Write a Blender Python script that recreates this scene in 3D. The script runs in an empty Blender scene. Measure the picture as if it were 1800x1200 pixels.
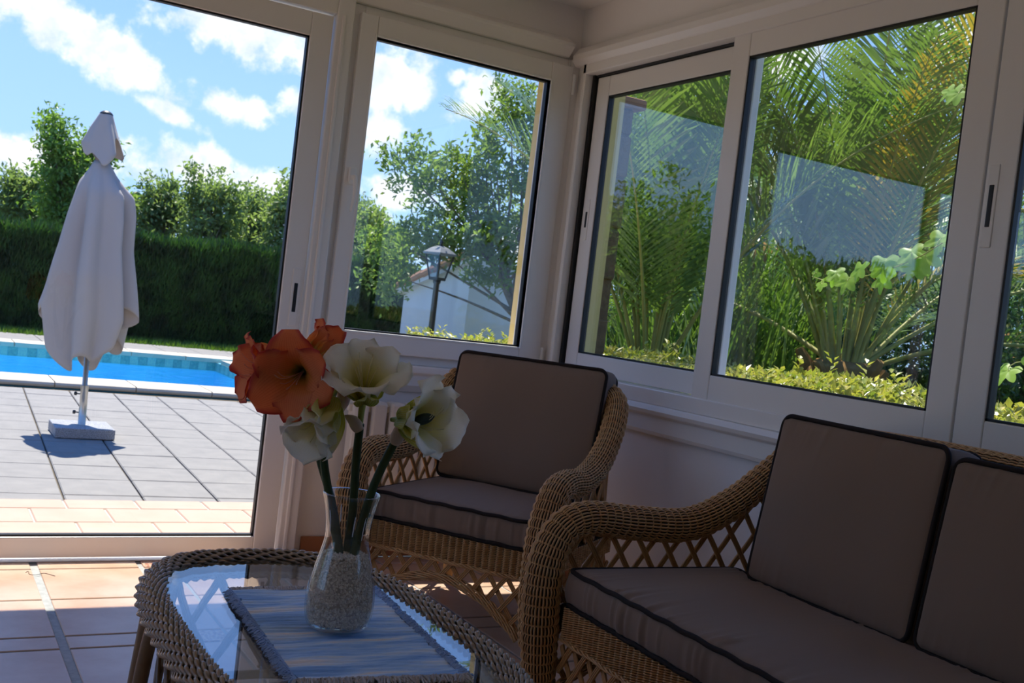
import bpy, math, random
import numpy as np
from mathutils import Matrix, Vector

S = bpy.context.scene
COL = S.collection
rng = np.random.default_rng(11)
random.seed(5)
PI = math.pi

# ------------------------------------------------------------------ camera
cam_d = bpy.data.cameras.new('camera')
cam = bpy.data.objects.new('camera', cam_d)
COL.objects.link(cam)
cam_d.sensor_width = 36.0
cam_d.lens = 37.19
cam_d.clip_start = 0.02
cam_d.clip_end = 500
CAM = Vector((-2.513, -4.076, 1.08))
cr, cu, cf = (0.862939, -0.491395, 0.11776), (-0.089279, 0.081111, 0.992699), (0.497359, 0.867152, -0.026122)
cam.matrix_world = Matrix(((cr[0], cu[0], -cf[0], CAM.x), (cr[1], cu[1], -cf[1], CAM.y),
                           (cr[2], cu[2], -cf[2], CAM.z), (0, 0, 0, 1)))
cam_d.dof.use_dof = True
cam_d.dof.focus_distance = 2.25
cam_d.dof.aperture_fstop = 13.0
S.camera = cam
S.view_settings.view_transform = 'Standard'
S.view_settings.look = 'None'
S.view_settings.gamma = 1
S.view_settings.use_curve_mapping = False
S.view_settings.exposure = 0.42
S.cycles.use_denoising = True
S.cycles.max_bounces = 12
S.cycles.diffuse_bounces = 6
S.cycles.glossy_bounces = 5
S.cycles.transmission_bounces = 8
S.cycles.transparent_max_bounces = 24
S.cycles.sample_clamp_indirect = 8
S.cycles.caustics_reflective = False
S.cycles.caustics_refractive = False


def nd(nt, kind, **kw):
    n = nt.nodes.new(kind)
    for k, v in kw.items():
        if k.startswith('i_'):
            n.inputs[k[2:]].default_value = v
        elif k.startswith('n_'):
            n.inputs[int(k[2:])].default_value = v
        else:
            setattr(n, k, v)
    return n


def mth(nt, op, a, b=None, c=None, clamp=False):
    n = nt.nodes.new('ShaderNodeMath')
    n.operation = op
    n.use_clamp = clamp
    for i, v in enumerate((a, b, c)):
        if v is None:
            continue
        if isinstance(v, (int, float)):
            n.inputs[i].default_value = v
        else:
            nt.links.new(v, n.inputs[i])
    return n.outputs[0]


def ramp(nt, fac, stops):
    n = nt.nodes.new('ShaderNodeValToRGB')
    el = n.color_ramp.elements
    while len(el) < len(stops):
        el.new(0.5)
    for e, (p, c) in zip(el, stops):
        e.position = p
        e.color = (c[0], c[1], c[2], 1) if not isinstance(c, (int, float)) else (c, c, c, 1)
    nt.links.new(fac, n.inputs[0])
    return n.outputs[0]


def mixc(nt, fac, a, b, mode='MIX'):
    n = nt.nodes.new('ShaderNodeMix')
    n.data_type = 'RGBA'
    n.blend_type = mode
    for s, v in ((0, fac), (6, a), (7, b)):
        if isinstance(v, (int, float)):
            n.inputs[s].default_value = v
        elif isinstance(v, tuple):
            n.inputs[s].default_value = (v[0], v[1], v[2], 1)
        else:
            nt.links.new(v, n.inputs[s])
    return n.outputs[2]


# ------------------------------------------------------------------ sky with fair-weather clouds
W = bpy.data.worlds.new('sky')
S.world = W
W.use_nodes = True
nt = W.node_tree
nt.nodes.clear()
tc = nd(nt, 'ShaderNodeTexCoord')
vn = nd(nt, 'ShaderNodeVectorMath', operation='NORMALIZE')
nt.links.new(tc.outputs['Generated'], vn.inputs[0])
DIR = vn.outputs[0]
sx = nd(nt, 'ShaderNodeSeparateXYZ')
nt.links.new(DIR, sx.inputs[0])
az = mth(nt, 'MULTIPLY', mth(nt, 'ARCTAN2', sx.outputs[0], sx.outputs[1]), 180 / PI)
el = mth(nt, 'MULTIPLY', mth(nt, 'ARCSINE', sx.outputs[2]), 180 / PI)
cmb = nd(nt, 'ShaderNodeCombineXYZ')
nt.links.new(az, cmb.inputs[0])
nt.links.new(el, cmb.inputs[1])
n1 = nd(nt, 'ShaderNodeTexNoise', i_Scale=30.0, i_Detail=7.0, i_Roughness=0.62)
nt.links.new(DIR, n1.inputs['Vector'])
n2 = nd(nt, 'ShaderNodeTexNoise', i_Scale=36.0, i_Detail=5.0, i_Roughness=0.55)
nt.links.new(DIR, n2.inputs['Vector'])
CLOUDS = [(6.3, 11.0, 5.4, 1.25, -19.2), (13.9, 13.0, 6.0, 1.8, -15.2), (10.83, 8.09, 1.7, .5, -18.2),
          (14.14, 8.84, 1.7, .8, -5.2), (16.82, 9.62, 1.0, .9, 6.8), (21.84, 11.47, 2.4, 1.8, -3.2),
          (26.35, 10.9, 1.8, 1.2, 6.8), (25.15, 11.92, .6, .5, 6.8), (12.6, 5.3, 5.0, 1.25, -7.2),
          (4.6, 4.6, 3.6, 1.1, 6), (15.8, 4.6, 3.0, 1.2, -3.2), (21.65, 8.5, 1.4, 1.5, 6.8),
          (22.81, 5.8, 2.4, .9, -1.2), (21.24, 3.62, 1.4, .9, 6.8), (50.93, 15.59, 2.6, 1.6, 21.8),
          (42.19, 14.15, 2.4, 1.1, 21.8), (35, 4.0, 9, 2.0, 0), (47, 9, 4, 2.2, 8), (47, 25, 5, 2.6, 10), (58, 21, 5, 2.4, -8)]
fld = None
for (a, e, ra, re, ro) in CLOUDS:
    mp = nd(nt, 'ShaderNodeMapping', vector_type='TEXTURE')
    mp.inputs['Location'].default_value = (a, e, 0)
    mp.inputs['Rotation'].default_value = (0, 0, math.radians(ro))
    mp.inputs['Scale'].default_value = (ra, re, 1)
    nt.links.new(cmb.outputs[0], mp.inputs['Vector'])
    ln = nd(nt, 'ShaderNodeVectorMath', operation='LENGTH')
    nt.links.new(mp.outputs[0], ln.inputs[0])
    v = mth(nt, 'SUBTRACT', 1.0, ln.outputs['Value'])
    fld = v if fld is None else mth(nt, 'MAXIMUM', fld, v)
dens = mth(nt, 'ADD', mth(nt, 'ADD', fld, 0.22), mth(nt, 'MULTIPLY', mth(nt, 'SUBTRACT', n1.outputs[0], 0.5), 3.2))
# the same kind of cloud goes on over the rest of the sky
zz = mth(nt, 'ADD', mth(nt, 'MAXIMUM', sx.outputs[2], 0.0), 0.16)
px_, py_ = mth(nt, 'DIVIDE', sx.outputs[0], zz), mth(nt, 'DIVIDE', sx.outputs[1], zz)
cp = nd(nt, 'ShaderNodeCombineXYZ')
nt.links.new(px_, cp.inputs[0])
nt.links.new(py_, cp.inputs[1])
n3 = nd(nt, 'ShaderNodeTexNoise', i_Scale=1.1, i_Detail=7.0, i_Roughness=0.55)
nt.links.new(cp.outputs[0], n3.inputs['Vector'])
gen = mth(nt, 'MULTIPLY', mth(nt, 'SUBTRACT', n3.outputs[0], 0.60), 5.0)
daz = mth(nt, 'ABSOLUTE', mth(nt, 'SUBTRACT', az, 27.0))
away = mth(nt, 'MAXIMUM', mth(nt, 'DIVIDE', mth(nt, 'SUBTRACT', daz, 28.0), 8.0, clamp=True),
           mth(nt, 'DIVIDE', mth(nt, 'SUBTRACT', el, 36.0), 8.0, clamp=True))
gen = mth(nt, 'SUBTRACT', mth(nt, 'MULTIPLY', mth(nt, 'ADD', gen, 1.0), away), 1.0)
dens = mth(nt, 'MAXIMUM', dens, gen)
mr = nd(nt, 'ShaderNodeMapRange', interpolation_type='SMOOTHSTEP')
mr.inputs['From Min'].default_value = -0.05
mr.inputs['From Max'].default_value = 0.75
nt.links.new(dens, mr.inputs['Value'])
blue = ramp(nt, mth(nt, 'DIVIDE', el, 90.0, clamp=True),
            [(0.0, (.45, .71, 1.10)), (.11, (.36, .61, 1.12)), (.28, (.14, .36, 1.02)), (1.0, (.06, .22, .72))])
white = ramp(nt, n2.outputs[0], [(.34, (.68, .77, .93)), (.60, (.98, .99, 1.02))])
skyc = mixc(nt, mr.outputs[0], blue, white)
bg = nd(nt, 'ShaderNodeBackground', i_Strength=1.0)
nt.links.new(skyc, bg.inputs[0])
wo = nd(nt, 'ShaderNodeOutputWorld')
nt.links.new(bg.outputs[0], wo.inputs[0])
W.cycles.sampling_method = 'MANUAL'
W.cycles.sample_map_resolution = 1024

# ------------------------------------------------------------------ sun: high, beyond the pool
sun_d = bpy.data.lights.new('sun', 'SUN')
sun_d.energy = 7.6
sun_d.angle = math.radians(0.55)
sun_d.color = (1.0, 0.94, 0.84)
sun = bpy.data.objects.new('sun', sun_d)
COL.objects.link(sun)
sun.rotation_euler = Vector((-0.07, -0.42, -1.0)).to_track_quat('-Z', 'Y').to_euler()
sun.location = (1, 4, 9)


# ------------------------------------------------------------------ helpers
def lin(r, g, b):
    f = lambda v: (v / 255 / 12.92) if v <= 10 else ((v / 255 + .055) / 1.055) ** 2.4
    return (f(r), f(g), f(b))


def tag(o, label=None, cat=None, group=None, kind=None):
    if label: o['label'] = label
    if cat: o['category'] = cat
    if group: o['group'] = group
    if kind: o['kind'] = kind
    return o


def empty(name, loc, rz=0.0, label=None, cat=None, group=None):
    o = bpy.data.objects.new(name, None)
    o.empty_display_size = 0.1
    COL.objects.link(o)
    o.location = loc
    o.rotation_euler = (0, 0, rz)
    return tag(o, label, cat, group)


class MB:
    """Collects vertices and faces; build() links them as one mesh object."""
    def __init__(self):
        self.v, self.q, self.t, self.n = [], [], [], 0
        self.uvs = []

    def add(self, V, Q=None, T=None, UV=None):
        V = np.asarray(V, float).reshape(-1, 3)
        if Q is not None and len(Q): self.q.append(np.asarray(Q, np.int64).reshape(-1, 4) + self.n)
        if T is not None and len(T): self.t.append(np.asarray(T, np.int64).reshape(-1, 3) + self.n)
        self.v.append(V)
        self.uvs.append(np.zeros((len(V), 2)) if UV is None else np.asarray(UV, float).reshape(-1, 2))
        self.n += len(V)
        return self

    def box(self, x0, x1, y0, y1, z0, z1):
        x0, x1 = min(x0, x1), max(x0, x1); y0, y1 = min(y0, y1), max(y0, y1); z0, z1 = min(z0, z1), max(z0, z1)
        V = [(x, y, z) for z in (z0, z1) for y in (y0, y1) for x in (x0, x1)]
        return self.add(V, [(0, 2, 3, 1), (4, 5, 7, 6), (0, 1, 5, 4), (2, 6, 7, 3), (0, 4, 6, 2), (1, 3, 7, 5)])

    def prism(self, poly, axis, a, b):
        """poly: 2D outline in the other two axes (order x,y,z without axis), extruded a..b."""
        poly = np.asarray(poly, float); n = len(poly)
        def put(c):
            P = np.zeros((n, 3)); o = [i for i in range(3) if i != axis]
            P[:, o[0]] = poly[:, 0]; P[:, o[1]] = poly[:, 1]; P[:, axis] = c
            return P
        V = np.vstack([put(a), put(b)])
        Q = [(i, (i + 1) % n, n + (i + 1) % n, n + i) for i in range(n)]
        T = [(0, i + 1, i) for i in range(1, n - 1)] + [(n, n + i, n + i + 1) for i in range(1, n - 1)]
        return self.add(V, Q, T)

    def tube(self, P, r, k=8, closed=False, cap=True):
        P = np.asarray(P, float); n = len(P)
        r = np.broadcast_to(np.asarray(r, float), (n,))
        N, B, _ = frames(P, closed)
        a = np.arange(k) * 2 * PI / k
        V = P[:, None, :] + r[:, None, None] * (np.cos(a)[None, :, None] * N[:, None, :] + np.sin(a)[None, :, None] * B[:, None, :])
        Q = gridq(n, k, closed, True)
        T = []
        V = V.reshape(-1, 3)
        if cap and not closed:
            V = np.vstack([V, P[:1], P[-1:]])
            c0, c1 = n * k, n * k + 1
            T = [(c0, (i + 1) % k, i) for i in range(k)] + [(c1, (n - 1) * k + i, (n - 1) * k + (i + 1) % k) for i in range(k)]
        return self.add(V, Q, T)

    def lathe(self, prof, k=32, c=(0, 0, 0)):
        prof = np.asarray(prof, float); n = len(prof)
        a = np.arange(k) * 2 * PI / k
        V = np.stack([prof[:, None, 0] * np.cos(a) + c[0], prof[:, None, 0] * np.sin(a) + c[1],
                      np.broadcast_to(prof[:, None, 1], (n, k)) + c[2]], -1)
        return self.add(V, gridq(n, k, False, True))

    def grid(self, V, closed_u=False, closed_v=False, UV=None):
        n, m = V.shape[:2]
        return self.add(V.reshape(-1, 3), gridq(n, m, closed_u, closed_v), None, UV)

    def strands(self, P, N, w, h):
        """P,N: (S,n,3) woven strands with a diamond section."""
        Sn, n = P.shape[:2]
        T = np.gradient(P, axis=1)
        T /= np.linalg.norm(T, axis=2, keepdims=True) + 1e-12
        Bn = np.cross(T, N)
        Bn /= np.linalg.norm(Bn, axis=2, keepdims=True) + 1e-12
        V = np.stack([P + w * Bn, P + h * N, P - w * Bn, P - h * N], 2)
        g = gridq(n, 4, False, True)
        Q = (g[None] + (np.arange(Sn) * n * 4)[:, None, None]).reshape(-1, 4)
        return self.add(V.reshape(-1, 3), Q)

    def data(self, name, mat, smooth=False, uv=False):
        me = bpy.data.meshes.new(name)
        V = np.vstack(self.v)
        q = np.vstack(self.q) if self.q else np.zeros((0, 4), np.int64)
        t = np.vstack(self.t) if self.t else np.zeros((0, 3), np.int64)
        me.vertices.add(len(V))
        me.vertices.foreach_set('co', V.ravel())
        nl = len(q) * 4 + len(t) * 3
        me.loops.add(nl)
        li = np.concatenate([q.ravel(), t.ravel()]).astype(np.int32)
        me.loops.foreach_set('vertex_index', li)
        me.polygons.add(len(q) + len(t))
        st = np.concatenate([np.arange(len(q)) * 4, len(q) * 4 + np.arange(len(t)) * 3]).astype(np.int32)
        me.polygons.foreach_set('loop_start', st)
        me.polygons.foreach_set('use_smooth', np.full(len(q) + len(t), bool(smooth)))
        if uv:
            u = me.uv_layers.new(name='UVMap')
            u.data.foreach_set('uv', np.vstack(self.uvs)[li].astype(np.float32).ravel())
        me.update(calc_edges=True)
        me.validate()
        if mat is not None:
            me.materials.append(mat)
        return me

    def build(self, name, mat, parent=None, smooth=False, bevel=0.0, uv=False, kind=None, world=True):
        if parent is not None and world:
            off = np.array(world_loc(parent))
            self.v = [v - off for v in self.v]
        o = bpy.data.objects.new(name, self.data(name, mat, smooth, uv))
        COL.objects.link(o)
        if parent is not None: o.parent = parent
        if bevel:
            m = o.modifiers.new('bevel', 'BEVEL')
            m.width = bevel; m.segments = 2; m.limit_method = 'ANGLE'; m.angle_limit = math.radians(40)
        if kind: o['kind'] = kind
        return o


def world_loc(o):
    p = np.zeros(3)
    while o is not None:
        p += np.array(o.location)
        o = o.parent
    return p


def place(name, me, loc, parent=None, rot=(0, 0, 0), sc=None):
    """A copy that shares mesh data."""
    o = bpy.data.objects.new(name, me)
    COL.objects.link(o)
    if parent is not None:
        o.parent = parent
        loc = tuple(np.array(loc) - world_loc(parent))
    o.location = loc
    o.rotation_euler = rot
    if sc: o.scale = sc
    return o


def gridq(n, m, cu=False, cv=False):
    i = np.arange(n if cu else n - 1); j = np.arange(m if cv else m - 1)
    I, J = np.meshgrid(i, j, indexing='ij')
    I2, J2 = (I + 1) % n, (J + 1) % m
    return np.stack([I * m + J, I2 * m + J, I2 * m + J2, I * m + J2], -1).reshape(-1, 4)


def frames(P, closed=False, ref=None):
    P = np.asarray(P, float); n = len(P)
    T = (np.roll(P, -1, 0) - np.roll(P, 1, 0)) if closed else np.gradient(P, axis=0)
    T = T / (np.linalg.norm(T, axis=1, keepdims=True) + 1e-12)
    N = np.zeros((n, 3))
    v = np.array(ref if ref is not None else ((0, 0, 1.0) if abs(T[0][2]) < .9 else (1.0, 0, 0)))
    for i in range(n):
        v = v - T[i] * np.dot(v, T[i])
        v = v / (np.linalg.norm(v) + 1e-12)
        N[i] = v
    return N, np.cross(T, N), T


def spline(pts, ds=None, n=None):
    """Catmull-Rom through pts, resampled evenly."""
    P = np.asarray(pts, float)
    E = np.vstack([2 * P[0] - P[1], P, 2 * P[-1] - P[-2]])
    t = np.linspace(0, 1, 16, endpoint=False)[:, None]
    out = []
    for i in range(1, len(E) - 2):
        a, b, c, d = E[i - 1], E[i], E[i + 1], E[i + 2]
        out.append(.5 * (2 * b + (c - a) * t + (2 * a - 5 * b + 4 * c - d) * t ** 2 + (3 * b - a - 3 * c + d) * t ** 3))
    Q = np.vstack(out + [P[-1:]])
    s = np.concatenate([[0], np.cumsum(np.linalg.norm(np.diff(Q, axis=0), axis=1))])
    if n is None: n = max(3, int(round(s[-1] / ds)) + 1)
    u = np.linspace(0, s[-1], n)
    return np.stack([np.interp(u, s, Q[:, i]) for i in range(3)], 1)


def weave_tube(P, R, nstr, pitch, amp, sw, sh, phase=PI, ref=None, closed=False, squash=1.0, slant=0.0, scallop=False):
    """Woven strands running along the centre line P; R may vary along it. Returns strands and core."""
    N, B, T = frames(P, closed, ref)
    s = np.concatenate([[0], np.cumsum(np.linalg.norm(np.diff(P, axis=0), axis=1))])
    R = np.broadcast_to(np.asarray(R, float), (len(P),))
    k = np.arange(nstr)
    a = 2 * PI * k[:, None] / nstr + slant * s[None, :]
    rad = R[None, :] + amp * np.cos(PI * s[None, :] / pitch + phase * k[:, None])
    if scallop:
        rad = R[None, :] + amp * (2 * np.abs(np.sin(PI * s[None, :] / pitch)) ** .55 - 1) - .0011 * (k[:, None] % 2)
    D = np.cos(a)[..., None] * N[None] * squash + np.sin(a)[..., None] * B[None]
    return P[None] + rad[..., None] * D, D / np.linalg.norm(D, axis=2, keepdims=True)


# ------------------------------------------------------------------ materials
def mat_new(name):
    m = bpy.data.materials.new(name)
    m.use_nodes = True
    nt = m.node_tree
    nt.nodes.clear()
    return m, nt


def pbr(name, col, rough=.5, spec=.5, var=None, bump=None, metal=0.0, coat=0.0, stretch=None, sheen=0.0):
    """var=(scale, colour2, contrast)  bump=(scale, strength, distance)"""
    m, nt = mat_new(name)
    b = nd(nt, 'ShaderNodeBsdfPrincipled')
    b.inputs['Roughness'].default_value = rough
    b.inputs['Specular IOR Level'].default_value = spec
    b.inputs['Metallic'].default_value = metal
    b.inputs['Coat Weight'].default_value = coat
    b.inputs['Sheen Weight'].default_value = sheen
    b.inputs['Base Color'].default_value = (*col, 1)
    o = nd(nt, 'ShaderNodeOutputMaterial')
    nt.links.new(b.outputs[0], o.inputs[0])
    tcn = nd(nt, 'ShaderNodeNewGeometry')
    src = tcn.outputs['Position']
    if stretch:
        mp = nd(nt, 'ShaderNodeMapping')
        mp.inputs['Scale'].default_value = stretch
        nt.links.new(src, mp.inputs[0])
        src = mp.outputs[0]
    if var:
        n = nd(nt, 'ShaderNodeTexNoise', i_Scale=var[0], i_Detail=5.0, i_Roughness=.6)
        nt.links.new(src, n.inputs['Vector'])
        w = var[2] if len(var) > 2 else .25
        f = ramp(nt, n.outputs[0], [(.5 - w, 0.0), (.5 + w, 1.0)])
        nt.links.new(mixc(nt, f, col, var[1]), b.inputs['Base Color'])
    if bump:
        n = nd(nt, 'ShaderNodeTexNoise', i_Scale=bump[0], i_Detail=4.0)
        nt.links.new(src, n.inputs['Vector'])
        bp = nd(nt, 'ShaderNodeBump', i_Strength=bump[1], i_Distance=bump[2] if len(bump) > 2 else .002)
        nt.links.new(n.outputs[0], bp.inputs['Height'])
        nt.links.new(bp.outputs[0], b.inputs['Normal'])
    return m


def glass_mat(name, r0, tint=(1, 1, 1), rough=0.0, fac=1.0, bump=None):
    """Clear pane: Schlick reflection over straight transmission."""
    m, nt = mat_new(name)
    g = nd(nt, 'ShaderNodeNewGeometry')
    dt = nd(nt, 'ShaderNodeVectorMath', operation='DOT_PRODUCT')
    nt.links.new(g.outputs['Incoming'], dt.inputs[0])
    nt.links.new(g.outputs['Normal'], dt.inputs[1])
    c = mth(nt, 'SUBTRACT', 1.0, mth(nt, 'ABSOLUTE', dt.outputs['Value']), clamp=True)
    f = mth(nt, 'ADD', mth(nt, 'MULTIPLY', mth(nt, 'POWER', c, 5.0), (1 - r0) * fac), r0, clamp=True)
    tr = nd(nt, 'ShaderNodeBsdfTransparent')
    tr.inputs[0].default_value = (*tint, 1)
    gl = nd(nt, 'ShaderNodeBsdfGlossy', i_Roughness=rough)
    if bump:
        n = nd(nt, 'ShaderNodeTexNoise', i_Scale=bump[0], i_Detail=3.0)
        nt.links.new(g.outputs['Position'], n.inputs['Vector'])
        bp = nd(nt, 'ShaderNodeBump', i_Strength=bump[1], i_Distance=bump[2])
        nt.links.new(n.outputs[0], bp.inputs['Height'])
        nt.links.new(bp.outputs[0], gl.inputs['Normal'])
    mx = nd(nt, 'ShaderNodeMixShader')
    nt.links.new(f, mx.inputs[0])
    nt.links.new(tr.outputs[0], mx.inputs[1])
    nt.links.new(gl.outputs[0], mx.inputs[2])
    o = nd(nt, 'ShaderNodeOutputMaterial')
    nt.links.new(mx.outputs[0], o.inputs[0])
    return m


def leaf_mat(name, c1, c2, c3=None, scale=6.0, trans=.4, rough=.35, tcol=None, spec=.5):
    m, nt = mat_new(name)
    g = nd(nt, 'ShaderNodeNewGeometry')
    n = nd(nt, 'ShaderNodeTexNoise', i_Scale=scale, i_Detail=3.0)
    nt.links.new(g.outputs['Position'], n.inputs['Vector'])
    st = [(.35, c1), (.62, c2)] + ([(.74, c3)] if c3 else [])
    col = ramp(nt, n.outputs[0], st)
    b = nd(nt, 'ShaderNodeBsdfPrincipled', i_Roughness=rough)
    b.inputs['Specular IOR Level'].default_value = spec
    nt.links.new(col, b.inputs['Base Color'])
    t = nd(nt, 'ShaderNodeBsdfTranslucent')
    tc_ = mixc(nt, 1.0, col, tcol or (1.15, 1.25, .6), 'MULTIPLY')
    nt.links.new(tc_, t.inputs[0])
    mx = nd(nt, 'ShaderNodeMixShader', n_0=trans)
    nt.links.new(b.outputs[0], mx.inputs[1])
    nt.links.new(t.outputs[0], mx.inputs[2])
    o = nd(nt, 'ShaderNodeOutputMaterial')
    nt.links.new(mx.outputs[0], o.inputs[0])
    return m


M = {}
M['wall'] = pbr('wall_paint', (.82, .79, .765), .7, .3, bump=(180, .25, .001))
M['ceiling'] = pbr('ceiling_paint', (.86, .84, .81), .8, .2)
M['alu'] = pbr('white_aluminium', (.82, .79, .755), .32, .5)
M['alu_dark'] = pbr('dark_rubber', (.012, .012, .013), .5, .4)
M['slot'] = pbr('black_plastic', (.010, .008, .010), .4, .4)
M['yellow'] = pbr('yellow_render', (.78, .60, .23), .85, .2, var=(3, (.72, .54, .2)), bump=(90, .3, .002))
M['tile'] = pbr('peach_floor_tile', (.52, .32, .21), .30, .5, var=(5.5, (.62, .44, .33), .16), bump=(50, .12, .002))
M['tile_out'] = pbr('peach_step_tile', (.41, .275, .21), .6, .3, var=(5, (.46, .335, .27), .3))
M['grout_l'] = pbr('pale_grout', (.58, .48, .40), .8, .2)
M['grout'] = pbr('grey_grout', (.46, .47, .45), .8, .2, var=(40, (.30, .31, .30)))
M['inset'] = pbr('patterned_inset', (.62, .42, .30), .35, .5, var=(95, (.30, .10, .06), .06))
M['baseb'] = pbr('terracotta_skirting', (.40, .17, .08), .4, .4)
M['paver'] = pbr('grey_paver', (.195, .19, .186), .85, .2, var=(7, (.26, .25, .238), .3), bump=(120, .4, .003))
M['joint'] = pbr('paver_joint', (.08, .07, .055), .9, .1, var=(10, (.15, .12, .08)))
M['coping'] = pbr('cream_coping', (.50, .455, .385), .8, .2, var=(5, (.44, .38, .30)))
M['poolblue'] = pbr('pool_lining', (.09, .50, .76), .4, .4, var=(2.5, (.17, .63, .86)))  # the lighter mottling paints rippling caustic light onto the pool floor
M['mosaic_a'] = pbr('mosaic_teal', (.08, .24, .24), .3, .5, var=(40, (.16, .34, .30), .1))
M['mosaic_b'] = pbr('mosaic_sage', (.27, .45, .36), .3, .5, var=(50, (.16, .34, .34), .1))
M['water'] = glass_mat('pool_water', .03, (.86, .98, 1.0), 0.0, fac=.40, bump=(5, 1.0, .12))
M['pane'] = glass_mat('window_glass', .035, (.99, .995, .99))
M['pane2'] = glass_mat('double_glazing', .085, (.985, .995, .99))
M['tableglass'] = glass_mat('table_glass', .17, (.86, .90, .90))
M['vaseglass'] = glass_mat('vase_glass', .05, (.985, .99, .985), bump=(30, .05, .01))
M['lampglass'] = glass_mat('lantern_glass', .06, (.8, .82, .8))
M['black'] = pbr('black_iron', (.015, .016, .017), .45, .5)
M['fabric_umb'] = None
M['granite'] = pbr('grey_granite', (.40, .41, .43), .55, .4, var=(160, (.14, .14, .15), .12))
M['steel'] = pbr('brushed_pole', (.62, .58, .50), .35, .5, metal=.7)
M['fabric'] = pbr('taupe_canvas', (.235, .162, .115), .9, .15, bump=(900, .15, .0008), sheen=.1)
M['piping'] = pbr('dark_piping', (.024, .016, .013), .8, .15)
M['wicker'] = pbr('honey_wicker', (.52, .265, .095), .42, .4, var=(30, (.66, .40, .17), .2))
M['wicker_d'] = pbr('brown_wicker', (.33, .21, .115), .26, .5, var=(40, (.46, .32, .19), .2))
M['core'] = pbr('wicker_core', (.045, .022, .010), .8, .2)
M['cane'] = pbr('rattan_cane', (.48, .235, .075), .38, .5, var=(25, (.58, .33, .125), .2))
M['cane_d'] = pbr('dark_rattan_cane', (.23, .125, .05), .35, .5, var=(25, (.30, .18, .08), .2))
M['bark'] = pbr('grey_bark', (.24, .20, .16), .9, .1, var=(20, (.12, .10, .08)))
M['soil'] = pbr('garden_soil', (.10, .085, .045), .95, .1, var=(3, (.07, .10, .03)))
M['shed'] = pbr('white_render', (.62, .64, .66), .9, .2, var=(1.5, (.55, .57, .58)))
M['rooft'] = pbr('clay_roof_tile', (.42, .22, .13), .8, .2, var=(8, (.32, .18, .11)))
M['stone'] = pbr('brown_stone', (.22, .145, .075), .9, .1, var=(14, (.13, .085, .05)), bump=(40, .8, .01))
M['gravel'] = pbr('beige_gravel', (.93, .83, .70), .8, .2, var=(260, (.66, .54, .42), .12))
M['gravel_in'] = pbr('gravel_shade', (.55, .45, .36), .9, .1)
M['stem'] = pbr('dark_green_stem', (.035, .052, .016), .6, .2, var=(30, (.05, .07, .022)))
M['stem_l'] = pbr('light_green_stem', (.30, .36, .08), .5, .4)
M['sheath'] = pbr('papery_sheath', (.62, .50, .36), .7, .2, var=(40, (.55, .40, .30)))
M['white'] = pbr('white_plastic', (.82, .81, .79), .4, .4)
M['radiator'] = pbr('radiator_enamel', (.72, .68, .62), .35, .5)

# ================================================================== THE SETTING
def struct(o, label=None):
    o['kind'] = 'structure'
    if label: o['label'] = label
    return o


def slab(sx, sy, h, ch):
    """Chamfered slab, top centre at the origin."""
    a, b = sx / 2, sy / 2
    ring = lambda x, y, z: [(-x, -y, z), (x, -y, z), (x, y, z), (-x, y, z)]
    V = ring(a, b, -h) + ring(a, b, -ch) + ring(a - ch, b - ch, 0)
    Q = [(i, (i + 1) % 4, 4 + (i + 1) % 4, 4 + i) for i in range(4)] + \
        [(4 + i, 4 + (i + 1) % 4, 8 + (i + 1) % 4, 8 + i) for i in range(4)] + [(8, 9, 10, 11), (3, 2, 1, 0)]
    return MB().add(V, Q)


# ---- floor: two big tiles, then a narrow strip, both ways; a patterned inset where strips cross
floor = struct(MB().box(-4.2, 0.0, -6.0, 0.0, -.06, -.004).build('floor', M['grout']), 'peach tiled sunroom floor with grey joints')
PER, BIG, NAR, GR = .835, .3625, .110, .012
xs, ys = [], []
for k in range(-2, 7):
    x0 = -1.57 - .11 - k * PER
    xs += [(x0, x0 + NAR, 'n'), (x0 - BIG, x0, 'b'), (x0 - 2 * BIG, x0 - BIG, 'b')]
for k in range(0, 6):
    y0 = -.124 - k * PER
    ys += [(y0, min(y0 + NAR, -.022), 'n'), (y0 - BIG, y0, 'b'), (y0 - 2 * BIG, y0 - BIG, 'b')]
cache = {}
for (x0, x1, kx) in xs:
    for (y0, y1, ky) in ys:
        x0c, x1c, y0c, y1c = max(x0, -4.18), min(x1, -.012), max(y0, -4.35), min(y1, -.012)
        if x1c - x0c < .04 or y1c - y0c < .03: continue
        nm = 'inset_tile' if kx == ky == 'n' else ('border_tile' if 'n' in (kx, ky) else 'floor_tile')
        gx = .026 if abs(x1 + 2.04) < .06 or abs(x0 + 2.04) < .06 else GR
        key = (round(x1c - x0c, 3), round(y1c - y0c, 3), nm, gx)
        if key not in cache:
            cache[key] = slab(key[0] - gx, key[1] - GR, .02, .002).data(nm, M['inset'] if nm == 'inset_tile' else M['tile'])
        place(nm, cache[key], ((x0c + x1c) / 2, (y0c + y1c) / 2, 0), floor)

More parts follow.
